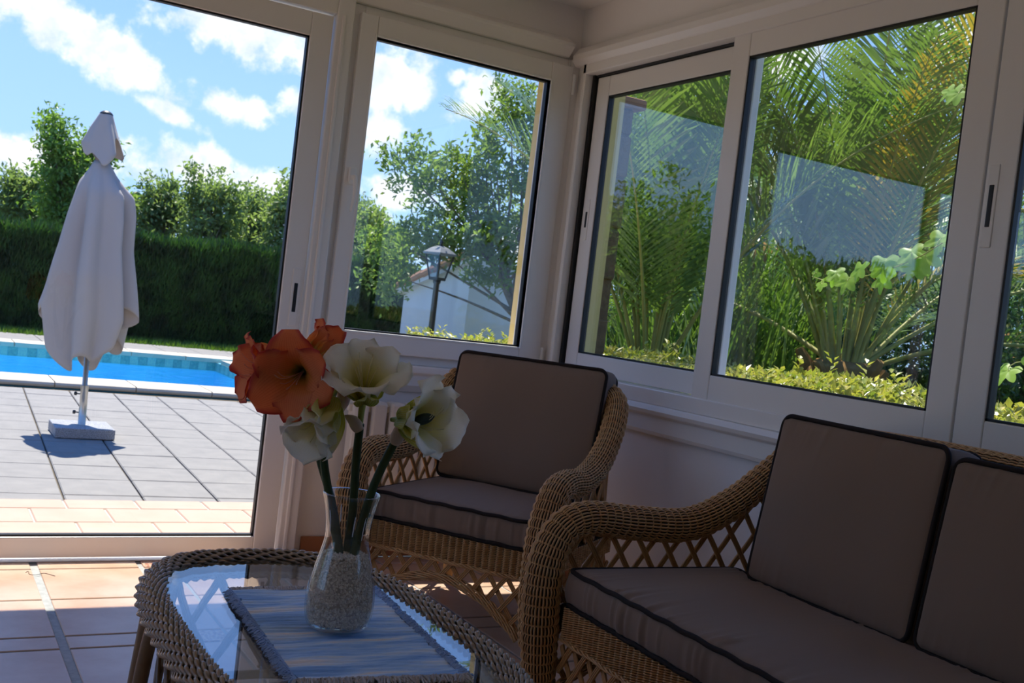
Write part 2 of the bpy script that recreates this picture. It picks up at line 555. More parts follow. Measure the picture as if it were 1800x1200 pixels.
# ---- walls, ceiling
mb = MB().box(-1.10, .157, 0, .165, 0, .82).box(-4.36, .157, 0, .165, 2.2, 2.62).box(-4.36, -3.98, 0, .165, 0, 2.2)
wall_l = struct(mb.build('wall_left', M['wall']), 'white wall around the glass door and the garden window')
mb = MB().box(0, .157, -6.0, 0, -.1, .80).box(0, .157, -6.0, 0, 2.21, 2.62).box(0, .157, -6.0, -4.42, .8, 2.21)
wall_r = struct(mb.build('wall_right', M['wall']), 'white parapet wall below the sliding windows')
struct(MB().box(-4.36, -4.2, -6.16, .165, -.1, .5).box(-4.36, -4.2, -6.16, .165, 2.21, 2.62).box(-4.36, -4.2, -6.16, -2.6, .5, 2.21).box(-4.36, -4.2, -.4, .165, .5, 2.21).build('wall_far_left', M['wall']), 'plain white side wall of the sunroom')
struct(MB().box(-4.2, .157, -6.16, -6.0, -.1, 2.62).build('wall_back', M['wall']), 'plain white back wall of the sunroom')
struct(MB().box(-4.36, .2, -6.16, .20, 2.47, 2.60).build('ceiling', M['ceiling']), 'white sunroom ceiling')
struct(MB().box(-.10, .157, .05, .168, -.16, 2.3).box(.05, .157, -.17, .05, -.16, 2.3).build('wall_corner', M['yellow']),
       'yellow rendered outer corner of the house')
# clay tile eave
ev = struct(MB().box(-4.4, .25, .1, .372, 2.28, 2.34).build('trim_1', M['rooft']), 'clay tile eave over the glass door')
for k in range(21):
    x = .15 - k * .21
    a = np.linspace(0, PI, 7)
    P = np.stack([x + .085 * np.cos(a), np.zeros(7), 2.345 + .07 * np.sin(a)], 1)
    V = np.stack([P + (0, .05, .0), P + (0, .385, -.02)], 0)
    V2 = V + np.array((0, 0, .014))
    m = MB().grid(V).grid(V2)
    m.grid(np.stack([V[1], V2[1]], 0))
    m.build('roof_tile', M['rooft'], ev, smooth=False)

# ---- skirting and mouldings
struct(MB().box(-1.05, -.012, -.012, 0, 0, .085).build('baseboard_left', M['baseb'], bevel=.003), 'terracotta skirting under the garden window')
struct(MB().box(-.012, 0, -4.4, -.012, 0, .085).build('baseboard_right', M['baseb'], bevel=.003), 'terracotta skirting under the sliding windows')
struct(MB().prism([(0, .70), (-.012, .70), (-.03, .73), (-.03, .775), (-.045, .785), (-.045, .815), (0, .815)], 0, -1.085, -.004)
       .build('trim_2', M['alu'], bevel=.004), 'white sill moulding under the garden window')
struct(MB().prism([(0, 2.235), (-.035, 2.235), (-.075, 2.275), (-.075, 2.29), (0, 2.33)], 0, -4.0, -.075)
       .build('trim_3', M['alu'], bevel=.003), 'white head moulding over the door and garden window')
struct(MB().prism([(0, .685), (-.022, .685), (-.028, .70), (-.028, .755), (-.05, .765), (-.056, .78), (-.05, .80), (0, .80)], 1, -4.42, -.03)
       .build('trim_4', M['alu'], bevel=.005), 'white sill moulding under the sliding windows')
struct(MB().prism([(0, 2.20), (-.035, 2.20), (-.055, 2.225), (-.055, 2.25), (-.03, 2.285), (0, 2.285)], 1, -4.42, -.03)
       .build('trim_5', M['alu'], bevel=.006), 'white head moulding over the sliding windows')
struct(MB().box(-.05, -.0, -.03, .05, .8, 2.235).box(-.012, .05, -.105, .0, .8, 2.21).build('trim_6', M['alu'], bevel=.004),
       'white corner post between the two window walls')


def sash(parent, axis, a0, a1, z0, z1, g0, g1, gz0, gz1, d0, d1, gd, pane='pane'):
    """A glazed leaf. axis 0: runs along x (depth is y); axis 1: runs along y (depth is x)."""
    def bx(p0, p1, zz0, zz1, q0=d0, q1=d1):
        return MB().box(p0, p1, q0, q1, zz0, zz1) if axis == 0 else MB().box(q0, q1, p0, p1, zz0, zz1)
    bx(a0, g0, z0, z1).build('stile', M['alu'], parent, bevel=.004)
    bx(g1, a1, z0, z1).build('stile', M['alu'], parent, bevel=.004)
    bx(g0, g1, z0, gz0, d0 + .001, d1 - .001).build('rail', M['alu'], parent, bevel=.004)
    bx(g0, g1, gz1, z1, d0 + .001, d1 - .001).build('rail', M['alu'], parent, bevel=.004)
    w = .007
    gk = MB()
    for (p0, p1, q0, q1) in ((g0, g0 + w, gz0, gz1), (g1 - w, g1, gz0, gz1), (g0, g1, gz0, gz0 + w), (g0, g1, gz1 - w, gz1)):
        if axis == 0: gk.box(p0, p1, gd - .012, gd + .014, q0, q1)
        else: gk.box(gd - .012, gd + .014, p0, p1, q0, q1)
    gk.build('gasket', M['alu_dark'], parent)
    bx(g0 + .001, g1 - .001, gz0 + .001, gz1 - .001, gd - .003, gd + .003).build('pane', M[pane], parent)


def pull(parent, axis, a, z0, z1, d, s=-1):
    """Recessed finger pull: raised plate with a dark slot."""
    def bx(p0, p1, zz0, zz1, q0, q1):
        return MB().box(p0, p1, q0, q1, zz0, zz1) if axis == 0 else MB().box(q0, q1, p0, p1, zz0, zz1)
    pl = bx(a - .017, a + .017, z0 - .055, z1 + .055, d - .003, d + .002).build('pull_plate', M['alu'], parent, bevel=.003)
    o = bx(a - .008, a + .008, z0, z1, d - .0042, d + .001).build('pull_slot', M['slot'], parent, bevel=.003)
    return o


# ---- sliding glass door
door = struct(empty('door_1', (-2.5, 0, 0)), 'white framed sliding glass door to the pool terrace')
MB().box(-3.98, -1.085, -.036, .06, 0, .004).build('threshold', M['alu'], door, bevel=.004)
MB().box(-3.92, -1.155, -.043, .06, 2.165, 2.235).build('head', M['alu'], door, bevel=.004)
mb = MB().box(-1.155, -1.085, -.045, .06, .0, 2.24).box(-1.135, -1.12, -.052, -.04, .02, 2.17)
mb.build('jamb', M['alu'], door, bevel=.004)
MB().box(-3.98, -3.92, -.045, .06, 0, 2.2).build('jamb', M['alu'], door, bevel=.004)
sash(door, 0, -2.49, -1.163, .014, 2.155, -2.40, -1.25, .09, 2.062, -.03, .012, -.006)
sash(door, 0, -3.92, -2.45, .03, 2.155, -3.83, -2.54, .09, 2.062, .016, .054, .036)
pull(door, 0, -1.196, .985, 1.10, -.030)

# ---- garden window: inward opening sash with lever handle
win1 = struct(empty('window_1', (-.55, 0, .8)), 'white framed garden window beside the glass door')
for (x0, x1, z0, z1) in ((-1.09, -1.03, .815, 2.235), (-.06, -.0, .815, 2.235), (-1.03, -.06, .815, .865), (-1.03, -.06, 2.185, 2.235)):
    MB().box(x0, x1, -.012, .055, z0, z1).build('frame', M['alu'], win1, bevel=.004)
sash(win1, 0, -1.053, -.045, .853, 2.2, -.98, -.155, .937, 2.117, -.038, .03, -.006)
for (p0, p1, q0, q1) in ((-.99, -.98, .927, 2.127), (-.155, -.145, .927, 2.127), (-.98, -.155, .927, .937), (-.98, -.155, 2.117, 2.127)):
    MB().box(p0, p1, -.041, -.01, q0, q1).build('glazing_bead', M['white'], win1, bevel=.003)
for z in (.90, 2.12):
    P = np.array([(-.040, -.043, z - .045), (-.040, -.043, z + .045)])
    MB().tube(P, .008, 10).build('hinge', M['white'], win1, smooth=False)
hd = MB().box(-1.036, -1.006, -.052, -.037, 1.515, 1.585).build('handle', M['white'], win1, bevel=.004)
P = spline([(-1.021, -.05, 1.545), (-1.021, -.075, 1.542), (-1.020, -.088, 1.515), (-1.018, -.088, 1.46), (-1.024, -.084, 1.405)], n=16)
MB().tube(P, np.linspace(.010, .0075, 16), 10).build('lever', M['white'], hd, smooth=True)

# ---- sliding windows along the right wall
win2 = struct(empty('window_2', (0, -2.2, .8)), 'white framed sliding windows looking into the palm garden')
MB().box(-.035, .06, -4.42, -.10, .80, .858).build('bottom_track', M['alu'], win2, bevel=.004)
MB().box(-.035, .06, -4.42, -.10, 2.160, 2.21).build('top_track', M['alu'], win2, bevel=.004)
MB().box(-.035, .06, -.125, -.10, .80, 2.21).build('jamb', M['alu'], win2, bevel=.004)
MB().box(-.035, .06, -4.42, -4.39, .80, 2.21).build('jamb', M['alu'], win2, bevel=.004)
MB().box(.002, .058, -.142, -.126, .858, 2.16).build('gap_shade', M['alu_dark'], win2)  # black strip put in as the shade of the gap beside the sash
MB().box(.012, .05, -1.08, -.142, 2.150, 2.161).build('gap_shade', M['alu_dark'], win2)  # black strip painting the dark gap above the sash
sash(win2, 1, -1.165, -.148, .862, 2.149, -1.072, -.24, .946, 2.062, .018, .052, .034, pane='pane2')
sash(win2, 1, -2.185, -1.082, .855, 2.165, -2.095, -1.172, .946, 2.08, -.028, .010, -.012, pane='pane2')
sash(win2, 1, -3.30, -2.19, .855, 2.165, -3.21, -2.28, .946, 2.08, -.026, .012, -.010, pane='pane2')
sash(win2, 1, -4.39, -3.22, .862, 2.155, -4.30, -3.31, .946, 2.062, .018, .052, .034, pane='pane2')
pull(win2, 1, -.185, 1.49, 1.56, .018)
pull(win2, 1, -2.215, 1.46, 1.575, -.026)

# ---- unseen third-side glazing and terrace, added to brighten the room
fill_win = struct(empty('fill_window', (-4.28, -2.7, .5)), 'white framed glazing added out of view to brighten the sunroom')
for (y0, y1) in ((-2.6, -1.5), (-1.5, -.4)):
    sash(fill_win, 1, y0, y1, .5, 2.21, y0 + .08, y1 - .08, .58, 2.12, -4.32, -4.25, -4.285)
struct(MB().box(-8.5, -4.36, -6.5, 1.04, -.2, -.012).build('bounce_terrace', M['tile_out']), 'tiled terrace added out of view to bounce sunlight into the sunroom')  # added out of view so its sunlit top bounces light indoors

# ---- radiator under the garden window
rad = empty('radiator', (-.66, -.08, .1), label='cream ribbed radiator on the wall under the garden window', cat='radiator')
for k in range(9):
    x = -.93 + k * .08
    MB().box(x + .004, x + .070, -.115, -.04, .12, .66).build('rib', M['radiator'], rad, bevel=.012)
MB().box(-.94, -.21, -.09, -.065, .615, .645).build('top_pipe', M['radiator'], rad, bevel=.004)
MB().box(-.94, -.21, -.09, -.065, .13, .16).build('bottom_pipe', M['radiator'], rad, bevel=.004)
for x in (-.85, -.30):
    MB().box(x - .012, x + .012, -.066, .0, .58, .61).build('bracket', M['radiator'], rad)

# ---- ground outside, step, patio
struct(MB().box(-120, 160, 1.0, 7.2, -.6, -.20).box(-120, 160, 12.15, 200, -.6, -.20).box(-120, -9.0, 7.2, 12.15, -.6, -.20).box(1.8, 160, 7.2, 12.15, -.6, -.20).box(.157, 160, -60, 1.0, -.6, -.20).box(-120, .157, .165, 1.0, -.6, -.2).box(-120, -4.36, -60, .165, -.6, -.2)
       .build('ground', M['soil']), 'garden ground around the house')
step = struct(MB().box(-5.2, .14, .165, 1.04, -.20, -.006).build('terrace_step', M['grout_l']), 'tiled terrace step outside the glass door')
for yi, (y0, y1) in enumerate(((.07, .30), (.30, .60), (.60, .865), (.865, 1.05))):
    for k in range(16):
        x0 = -1.82 + (k - 10) * .311 + (.155 if yi % 2 == 0 else 0)
        if x0 + .311 > .13 or x0 < -4.6: continue
        key = ('st', y1 - y0)
        if key not in cache:
            cache[key] = slab(.311 - .008, y1 - y0 - .008, .02 if yi < 3 else .035, .004).data('step_tile', M['tile_out'])
        place('step_tile', cache[key], (x0 + .1555, (y0 + y1) / 2, 0), step)
patio = struct(MB().box(-7, 2.6, 1.04, 7.05, -.25, -.178).build('patio', M['joint']), 'patio of grey concrete pavers beside the pool')
AR = math.radians(-2.5)
pm = [slab(.395, .438, .03, .006).data('paver', M['paver'])]
ex, ey = np.array((math.cos(AR), math.sin(AR))), np.array((-math.sin(AR), math.cos(AR)))
for i in range(-5, 11):
    for j in range(-3, 13):
        p = np.array((-1.70, 1.945)) + (i + .5) * .405 * ex + (j + .5) * .447 * ey
        if p[1] < 1.0 or p[1] > 6.85 or p[0] > 2.4 or p[0] < -3.5: continue
        place('paver', pm[0], (p[0], p[1], -.16 - rng.uniform(0, .003)), patio, (rng.normal(0, .003), rng.normal(0, .003), AR))
# paving beyond the pool
far = struct(MB().box(-9, 4.2, 12.25, 14.4, -.3, -.178).build('far_paving', M['joint']), 'strip of grey pavers on the far side of the pool')
fm = slab(.59, .69, .03, .006).data('paver', M['paver'])
for i in range(18):
    for j in range(3):
        place('paver', fm, (-6.4 + i * .6, 12.72 + j * .7, -.16), far)

# ---- pool
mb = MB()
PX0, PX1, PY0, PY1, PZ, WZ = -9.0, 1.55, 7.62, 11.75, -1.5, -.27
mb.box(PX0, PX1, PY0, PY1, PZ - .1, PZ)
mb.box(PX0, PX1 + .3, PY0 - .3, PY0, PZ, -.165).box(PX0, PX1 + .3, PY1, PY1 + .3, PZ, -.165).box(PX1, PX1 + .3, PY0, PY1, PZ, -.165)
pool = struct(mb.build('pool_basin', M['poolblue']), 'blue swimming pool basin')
tm = [MB().box(-.059, .059, -.006, .006, -.065, .065).data('mosaic_tile', M[k]) for k in ('mosaic_a', 'mosaic_b')]
for i in range(44):
    place('mosaic_tile', tm[i % 2], (PX1 - .07 - i * .122, PY1 - .004, -.225), pool)
for i in range(33):
    place('mosaic_tile', tm[i % 2], (PX1 - .004, PY1 - .07 - i * .122, -.225), pool, (0, 0, PI / 2))


def coping_stone(L, Wd):
    """Bull-nosed stone: long axis x, pool edge on the +y side."""
    a = np.linspace(-PI / 2, PI / 2, 5)
    front = [(-Wd / 2 - .03 * math.cos(t), -.035 + .03 * math.sin(t)) for t in a]
    poly = front + [(Wd / 2, -.005), (Wd / 2, -.065)]
    return MB().prism(poly, 0, -L / 2 + .003, L / 2 - .003)


cs = coping_stone(.76, .60).data('coping_stone', M['coping'])
for i in range(11):
    place('coping_stone', cs, (-5.4 + i * .765, 7.355, -.10), pool)
    place('coping_stone', cs, (-5.4 + i * .765, 12.03, -.10), pool, (0, 0, PI))
for i in range(5):
    place('coping_stone', cs, (1.85, 8.03 + i * .765, -.10), pool, (0, 0, PI / 2))
wat = MB().box(PX0, PX1 - .007, PY0, PY1 - .007, WZ - .004, WZ)
V = np.array([(PX0, PY0, WZ), (PX1, PY0, WZ), (PX1, PY1, WZ), (PX0, PY1, WZ)])
wat = MB().add(V, [(0, 1, 2, 3)]).build('pool_water', M['water'])
tag(wat, 'rippled clear blue water filling the swimming pool', 'water', kind='stuff')

# ================================================================== WICKER FURNITURE
def cane_strip(mb, P, N, width, ridges=3, h=.004):
    """A flat bundle of canes swept along P; N is the panel normal at each point."""
    P, N = np.asarray(P, float), np.asarray(N, float)
    T = np.gradient(P, axis=0); T /= np.linalg.norm(T, axis=1, keepdims=True) + 1e-12
    B = np.cross(T, N)
    pr = []
    for k in range(ridges):
        c = (-.5 + (k + .5) / ridges) * width
        hw = width / ridges / 2
        pr += [(c - hw, .25 * h), (c - hw * .45, h), (c + hw * .45, h)]
    pr += [(width / 2, .25 * h)]
    pr = pr + [(a, -b) for (a, b) in reversed(pr)]
    pr = np.array(pr)
    V = P[:, None, :] + pr[None, :, 0, None] * B[:, None, :] + pr[None, :, 1, None] * N[:, None, :]
    mb.add(V.reshape(-1, 3), gridq(len(P), len(pr), False, True))
    return mb


def lattice(parent, to3d, normal, inside, a_rng, slope, space, width, mat, name='cane_strip', off=.0035, step=.012, world=False, minlen=.04, h=.0035):
    """Two families of crossing strips over a region of a panel (a along, b up)."""
    a0, a1, b0, b1 = a_rng
    for fam in (1, -1):
        L = (b1 - b0) / slope
        c = a0 - L
        while c < a1 + L:
            t = np.arange(0, 1.0001, step / math.hypot(L, b1 - b0))
            a = c + fam * t * L if fam == 1 else c + L - t * L
            b = b0 + t * (b1 - b0)
            ok = np.array([inside(x, y) for x, y in zip(a, b)])
            i = 0
            while i < len(ok):
                if ok[i]:
                    j = i
                    while j + 1 < len(ok) and ok[j + 1]: j += 1
                    if (j - i) * step > minlen:
                        aa, bb = a[i:j + 1], b[i:j + 1]
                        P = np.array([to3d(x, y) for x, y in zip(aa, bb)])
                        N = np.array([normal(x, y) for x, y in zip(aa, bb)])
                        wv = fam * off * np.cos(2 * PI * aa / (2 * space) * 2)
                        P = P + N * (fam * off * .9 + .4 * wv)[:, None]
                        cane_strip(MB(), P, N, width, h=h).build(name, mat, parent, world=world)
                    i = j + 1
                else:
                    i += 1
            c += space


def weave_panel(mb, u0, u1, z0, z1, pt, nrm, pitch, row, amp, sw, sh):
    n = int((u1 - u0) / pitch * 6) + 1
    u = np.linspace(u0, u1, n)
    rows = np.arange(z0, z1, row)
    P = np.zeros((len(rows), n, 3)); N = np.zeros_like(P)
    for k, z in enumerate(rows):
        base = np.array([pt(x, z) for x in u]); nn = np.array([nrm(x, z) for x in u])
        P[k] = base + nn * (amp * np.cos(2 * PI * u / pitch))[:, None]
        N[k] = nn
    return mb.strands(P, N, sw, sh)


def wicker_seat(name, label, cat, loc, th, w, rail_z, vb=.61, deep=False, lod=(1, 1)):
    R = empty(name, loc, th, label, cat)
    A = w + .052
    half = [(A, -.022, .055), (A, -.042, .2), (A + .004, -.052, .36), (A + .008, -.042, .455), (A + .010, -.004, .528), (A + .010, .07, .556),
            (A + .010, .20, .553), (A + .004, .33, .578), (A + .002, .43, .64), (A - .002, .505, .735), (A - .030, .560, .81),
            (A - .12, .595, rail_z - .02), (A - .20, .610, rail_z)]
    if deep:
        half = half[:6] + [(A + .010, .22, .546), (A + .006, .40, .546), (A, .54, .606), (A - .008, .65, .690), (A - .028, .735, .765), (A - .08, .775, rail_z - .035), (A - .16, .79, rail_z)]
    half = np.array(half)
    armP = spline(half, ds=.0042)
    for s, ld in ((-1, lod[0]), (1, lod[1])):
        P = armP * np.array((s, 1, 1))
        z = P[:, 2]
        Rr = .036 + .011 * np.clip((z - .05) / .2, 0, 1) * np.clip((.75 - z) / .3, .3, 1)
        ns = 32 if ld else 18
        St, Nn = weave_tube(P, Rr, ns, .0250, .0036, .0026, .0024, scallop=True, ref=(1, 0, 0))
        arm = MB().strands(St, Nn, .0029 if ld else .005, .0026).build('arm', M['wicker'], R, smooth=True, world=False)
        rg = MB()
        Na, Ba, _t = frames(P, False, (1, 0, 0))
        sl = np.concatenate([[0], np.cumsum(np.linalg.norm(np.diff(P, axis=0), axis=1))])
        for q_ in np.arange(.025, sl[-1], .025):
            i_ = int(np.searchsorted(sl, q_))
            if i_ >= len(P): break
            an = np.linspace(0, 2 * PI, 22, endpoint=False)
            rg.tube(P[i_] + (Rr[i_] - .0012) * (np.cos(an)[:, None] * Na[i_] + np.sin(an)[:, None] * Ba[i_]), .0026, 4, closed=True)
        rg.build('wrapping', M['wicker'], arm, smooth=True, world=False)
        MB().tube(P[::6], Rr[::6] - .0042, 12).build('core', M['core'], arm, smooth=True, world=False)
        # wrapped foot
        c = half[0] * np.array((s, 1, 1))
        MB().lathe([(0, 0), (.024, 0), (.026, .01), (.024, .02), (.026, .03), (.025, .04), (.028, .052), (.030, .062)], 14, (c[0], c[1] + .004, 0)).build('foot', M['cane'], R, smooth=True, world=False)
        # rear leg
        Pl = np.array([(s * (A - .05), vb + .01, 0), (s * (A - .05), vb, .3), (s * (A - .06), vb - .02, rail_z - .06)])
        MB().tube(spline(Pl, n=10), .020, 10).build('rear_leg', M['cane'], R, smooth=True, world=False)
        # side apron, side arch
        wp = weave_panel(MB(), -.02, vb - .01, .262, .325, lambda v, z: (s * (A + .004), v, z), lambda v, z: (s, 0, 0), .022, .0058, .0035, .0027, .0024)
        ap = wp.build('side_apron', M['wicker'], R, smooth=True, world=False)
        MB().box(s * (A - .012), s * A, -.02, vb - .01, .262, .325).build('core', M['core'], ap, world=False)
        va = np.linspace(-.02, vb - .01, 50)
        vm = (vb - .03) / 2
        za = .20 - .13 * np.abs((va - vm) / (vm + .02)) ** 2.2
        Pa = np.stack([np.full(50, s * A), va, za], 1)
        St, Nn = weave_tube(spline(Pa, ds=.008), .011, 9, .03, .0025, .003, .003, phase=2 * PI / 3, ref=(1, 0, 0), slant=14)
        MB().strands(St, Nn, .0034, .003).build('side_arch', M['wicker'], R, smooth=True, world=False)
        if ld:
            top = lambda v: np.interp(v, half[3:11, 1], half[3:11, 2])
            lattice(R, lambda v, z: (s * (np.interp(v, half[4:11, 1], half[4:11, 0]) - .006), v, z), lambda v, z: (s, 0, 0),
                    lambda v, z: -.02 < v < vb - .04 and .325 < z < top(v) - .012, (-.05, vb + .02, .32, .84), 1.45, .082, .0165, M['cane'])
            lattice(R, lambda v, z: (s * A, v, z), lambda v, z: (s, 0, 0),
                    lambda v, z: -.01 < v < vb - .01 and z < .268 and z > .205 - .13 * abs((v - vm) / (vm + .02)) ** 2.2, (-.05, .65, .05, .27), 1.4, .075, .0165, M['cane'])
    # back rail
    Pb = spline(np.array([half[-2], half[-1], (w * .5, half[-1][1] + .008, rail_z + .012), (0, half[-1][1] + .01, rail_z + .015), (-w * .5, half[-1][1] + .008, rail_z + .012),
                          half[-1] * (-1, 1, 1), half[-2] * (-1, 1, 1)]), ds=.0042)
    St, Nn = weave_tube(Pb, .034, 28, .0250, .0028, .003, .0026, scallop=True, ref=(0, 1, 0))
    br = MB().strands(St, Nn, .003, .0026).build('back_rail', M['wicker'], R, smooth=True, world=False)
    MB().tube(Pb[::4], .030, 10).build('core', M['core'], br, smooth=True, world=False)
    # front apron with braided border
    wp = weave_panel(MB(), -w, w, .256, .338, lambda u, z: (u, -.012, z), lambda u, z: (0, -1, 0), .025, .0056, .0056, .0024, .0023)
    ap = wp.build('front_apron', M['wicker'], R, smooth=True, world=False)
    MB().box(-w, w, -.008, .004, .256, .338).build('core', M['core'], ap, world=False)
    Pq = np.stack([np.linspace(-w, w, int(2 * w / .006)), np.full(int(2 * w / .006), -.012), np.full(int(2 * w / .006), .250)], 1)
    St, Nn = weave_tube(Pq, .0045, 4, .03, .0015, .003, .003, phase=PI / 2, slant=60)
    MB().strands(St, Nn, .003, .003).build('border_braid', M['wicker'], R, smooth=True, world=False)
    arch = lambda u: .195 - .135 * max(0.0, (abs(u) - max(0, w - .32)) / min(w, .32)) ** 2.0
    ua = np.linspace(-w, w, 60)
    Pa = spline(np.stack([ua, np.full(60, -.010), [arch(x) for x in ua]], 1), ds=.008)
    St, Nn = weave_tube(Pa, .013, 11, .03, .0025, .003, .003, phase=2 * PI / 3, ref=(0, 1, 0), slant=14)
    MB().strands(St, Nn, .0034, .003).build('front_arch', M['wicker'], R, smooth=True, world=False)
    lattice(R, lambda u, z: (u, -.008, z), lambda u, z: (0, -1, 0), lambda u, z: abs(u) < w and arch(u) < z < .256,
            (-w, w, .05, .256), 1.35, .068, .0165, M['cane'])
    # back lattice and seat deck
    lattice(R, lambda u, z: (u, vb - .01 - .02 * (z - .3), z), lambda u, z: (0, 1, 0), lambda u, z: abs(u) < w - .02 and .28 < z < rail_z - .02,
            (-w, w, .28, rail_z), 1.45, .16, .0165, M['cane'])
    MB().box(-w - .04, w + .04, .0, vb - .01, .30, .334).build('seat_deck', M['core'], R, bevel=.005, world=False)
    MB().box(-w - .04, w + .04, vb - .04, vb - .005, .28, .34).build('rear_rail', M['cane'], R, bevel=.008, world=False)
    return R


def rbox(h, r, n, fn=None):
    """Rounded box with half sizes h; n = divisions per axis; fn bends the points."""
    h = np.array(h, float)
    mb = MB(); VV = []; QQ = []; c = 0
    for ax in range(3):
        o = [i for i in range(3) if i != ax]
        for sg in (-1, 1):
            g = [np.sign(x) * np.abs(x) ** .8 for x in (np.linspace(-1, 1, n[o[0]] + 1), np.linspace(-1, 1, n[o[1]] + 1))]
            a, b = np.meshgrid(*g, indexing='ij')
            P = np.zeros(a.shape + (3,)); P[..., o[0]] = a; P[..., o[1]] = b; P[..., ax] = sg
            P = P * h
            q = gridq(*a.shape)
            if (sg > 0) == (ax == 1): q = q[:, ::-1]
            VV.append(P.reshape(-1, 3)); QQ.append(q + c); c += a.size
    V = np.vstack(VV); Q = np.vstack(QQ)
    key = np.round(V / 1e-5).astype(np.int64)
    _, idx, inv = np.unique(key, axis=0, return_index=True, return_inverse=True)
    V = V[idx]; Q = np.asarray(inv).reshape(-1)[Q]
    inner = np.clip(V, -(h - r), h - r)
    d = V - inner
    ln = np.linalg.norm(d, axis=1, keepdims=True)
    V = inner + np.where(ln > 0, d / np.maximum(ln, 1e-9) * r, 0)
    if fn is not None: V = fn(V, h)
    return mb.add(V, Q)


def loop_rect(hx, hy, r, n=8):
    pts = []
    for cx, cy, a0 in ((hx - r, hy - r, 0), (-hx + r, hy - r, 90), (-hx + r, -hy + r, 180), (hx - r, -hy + r, 270)):
        for t in np.linspace(0, 90, n):
            a = math.radians(a0 + t)
            pts.append((cx + r * math.cos(a), cy + r * math.sin(a)))
    return np.array(pts)


def dense_loop(L, m=26):
    out = []
    for i in range(len(L)):
        a, b = L[i], L[(i + 1) % len(L)]
        k = max(1, int(np.linalg.norm(b - a) / .02))
        for t in range(k): out.append(a + (b - a) * t / k)
    return np.array(out)


def cushion(name, label, base_w, rot, half, fold_axis_front=True, seed=0, puff=.012, gather=.003, wr=0.0, group=None):
    """Box cushion lying in local x (width), y (depth), z (thickness); y- is the front band."""
    rs = np.random.default_rng(seed)
    o = bpy.data.objects.new(name, None); COL.objects.link(o)
    o.empty_display_size = .1
    o.matrix_world = Matrix.Translation(Vector(base_w)) @ rot
    tag(o, label, 'cushion', group)
    hx, hy, hz = half
    ctr = rs.uniform(-hx, hx, int(hx * 2 / .022)); wd = rs.uniform(.003, .009, len(ctr)); am = rs.uniform(.3, 1.0, len(ctr)) * rs.choice((1, 1, -.6), len(ctr))
    def g(x):
        return (1.6 * am[None] * np.exp(-((x[:, None] - ctr[None]) / wd[None]) ** 2)).sum(1)
    def fn(V, h):
        V = V.copy()
        x, y, z = V[:, 0] / hx, V[:, 1] / hy, V[:, 2] / hz
        k = np.clip((1 - np.abs(x) ** 4) * (1 - np.abs(y) ** 4), 0, 1)
        V[:, 2] += np.sign(z) * puff * k * (np.abs(z) > .5)
        # gathers on the front and back bands, fading at the piping
        fr = (np.abs(y) > .9) * (1 - np.abs(z) ** 3)
        V[:, 1] += np.sign(y) * fr * (gather * g(V[:, 0]) + .006 * (1 - z ** 2))
        sd = (np.abs(x) > .97) * (1 - np.abs(z) ** 3)
        V[:, 0] += np.sign(x) * sd * (.004 + .002 * np.sin(V[:, 1] * 120))
        # creases running in from the edges over the top
        e1 = np.exp(-((1 - np.abs(y)) * hy / .05)); e2 = np.exp(-((1 - np.abs(x)) * hx / .035))
        top = (np.abs(z) > .6) * (np.abs(y) < .985)
        V[:, 2] += np.sign(z) * top * e1 * wr * (g(V[:, 0] * .9 + .12 * V[:, 1]) - .4)
        V[:, 2] += .0025 * np.sin(V[:, 0] * 17 + 3 * V[:, 1] + seed) * k
        return V
    n = (max(40, int(hx * 2 / .006)), max(24, int(hy * 2 / .016)), 12)
    rbox(half, .016, n, fn).build('cover', M['fabric'], o, smooth=True, world=False)
    L = dense_loop(loop_rect(hx - .001, hy + .003, .03))
    for sz in (1, -1):
        x, y = L[:, 0] / hx, L[:, 1] / hy
        k = np.clip((1 - np.abs(x) ** 4) * (1 - np.abs(y) ** 4), 0, 1)
        zc = sz * (hz - .006 + puff * k * .5)
        P = np.stack([L[:, 0], L[:, 1], zc + .0015 * np.sin(L[:, 0] * 60 + seed)], 1)
        MB().tube(P, .0064, 8, closed=True).build('piping', M['piping'], o, smooth=True, world=False)
    return o


def local_frame(loc, th):
    U = np.array((math.cos(th), math.sin(th), 0)); V = np.array((-math.sin(th), math.cos(th), 0))
    return lambda u, v, z: np.array(loc) + u * U + v * V + np.array((0, 0, z))


def rot_seat(th):
    return Matrix.Rotation(th, 4, 'Z')


def rot_back(th, lean):
    # local x = width, local y = down the slope, local z = towards the sitter
    U = Vector((math.cos(th), math.sin(th), 0)); Vb = Vector((-math.sin(th), math.cos(th), 0))
    up = (Vb * math.sin(lean) + Vector((0, 0, 1)) * math.cos(lean))
    y = -up
    z = U.cross(y)
    return Matrix(((U.x, y.x, z.x, 0), (U.y, y.y, z.y, 0), (U.z, y.z, z.z, 0), (0, 0, 0, 1)))


# ---- armchair in the corner
TH = math.radians(-55.3)
CL = (-.914, -1.012, 0)
wicker_seat('wicker_armchair', 'honey wicker armchair with lattice sides in the corner of the sunroom', 'armchair', CL, TH, .30, .865)
f = local_frame(CL, TH)
cushion('seat_cushion', 'taupe seat cushion with dark piping on the wicker armchair', f(0, .262, .388), rot_seat(TH), (.302, .272, .050), seed=3, wr=.002)
LEAN = math.atan2(.094, .479)
def back_at(f, th, u, wid, hgt, v0, z0, lean, name, label, seed, thick=.062):
    c = f(u, v0 + math.sin(lean) * hgt / 2 + math.cos(lean) * thick, z0 + math.cos(lean) * hgt / 2 - math.sin(lean) * thick)
    return cushion(name, label, c, rot_back(th, lean), (wid / 2, hgt / 2, thick), seed=seed, puff=.016, gather=.0012, wr=.0018)
back_at(f, TH, 0, .60, .472, .417, .452, LEAN, 'back_cushion', 'taupe back cushion with dark piping leaning in the wicker armchair', 8)

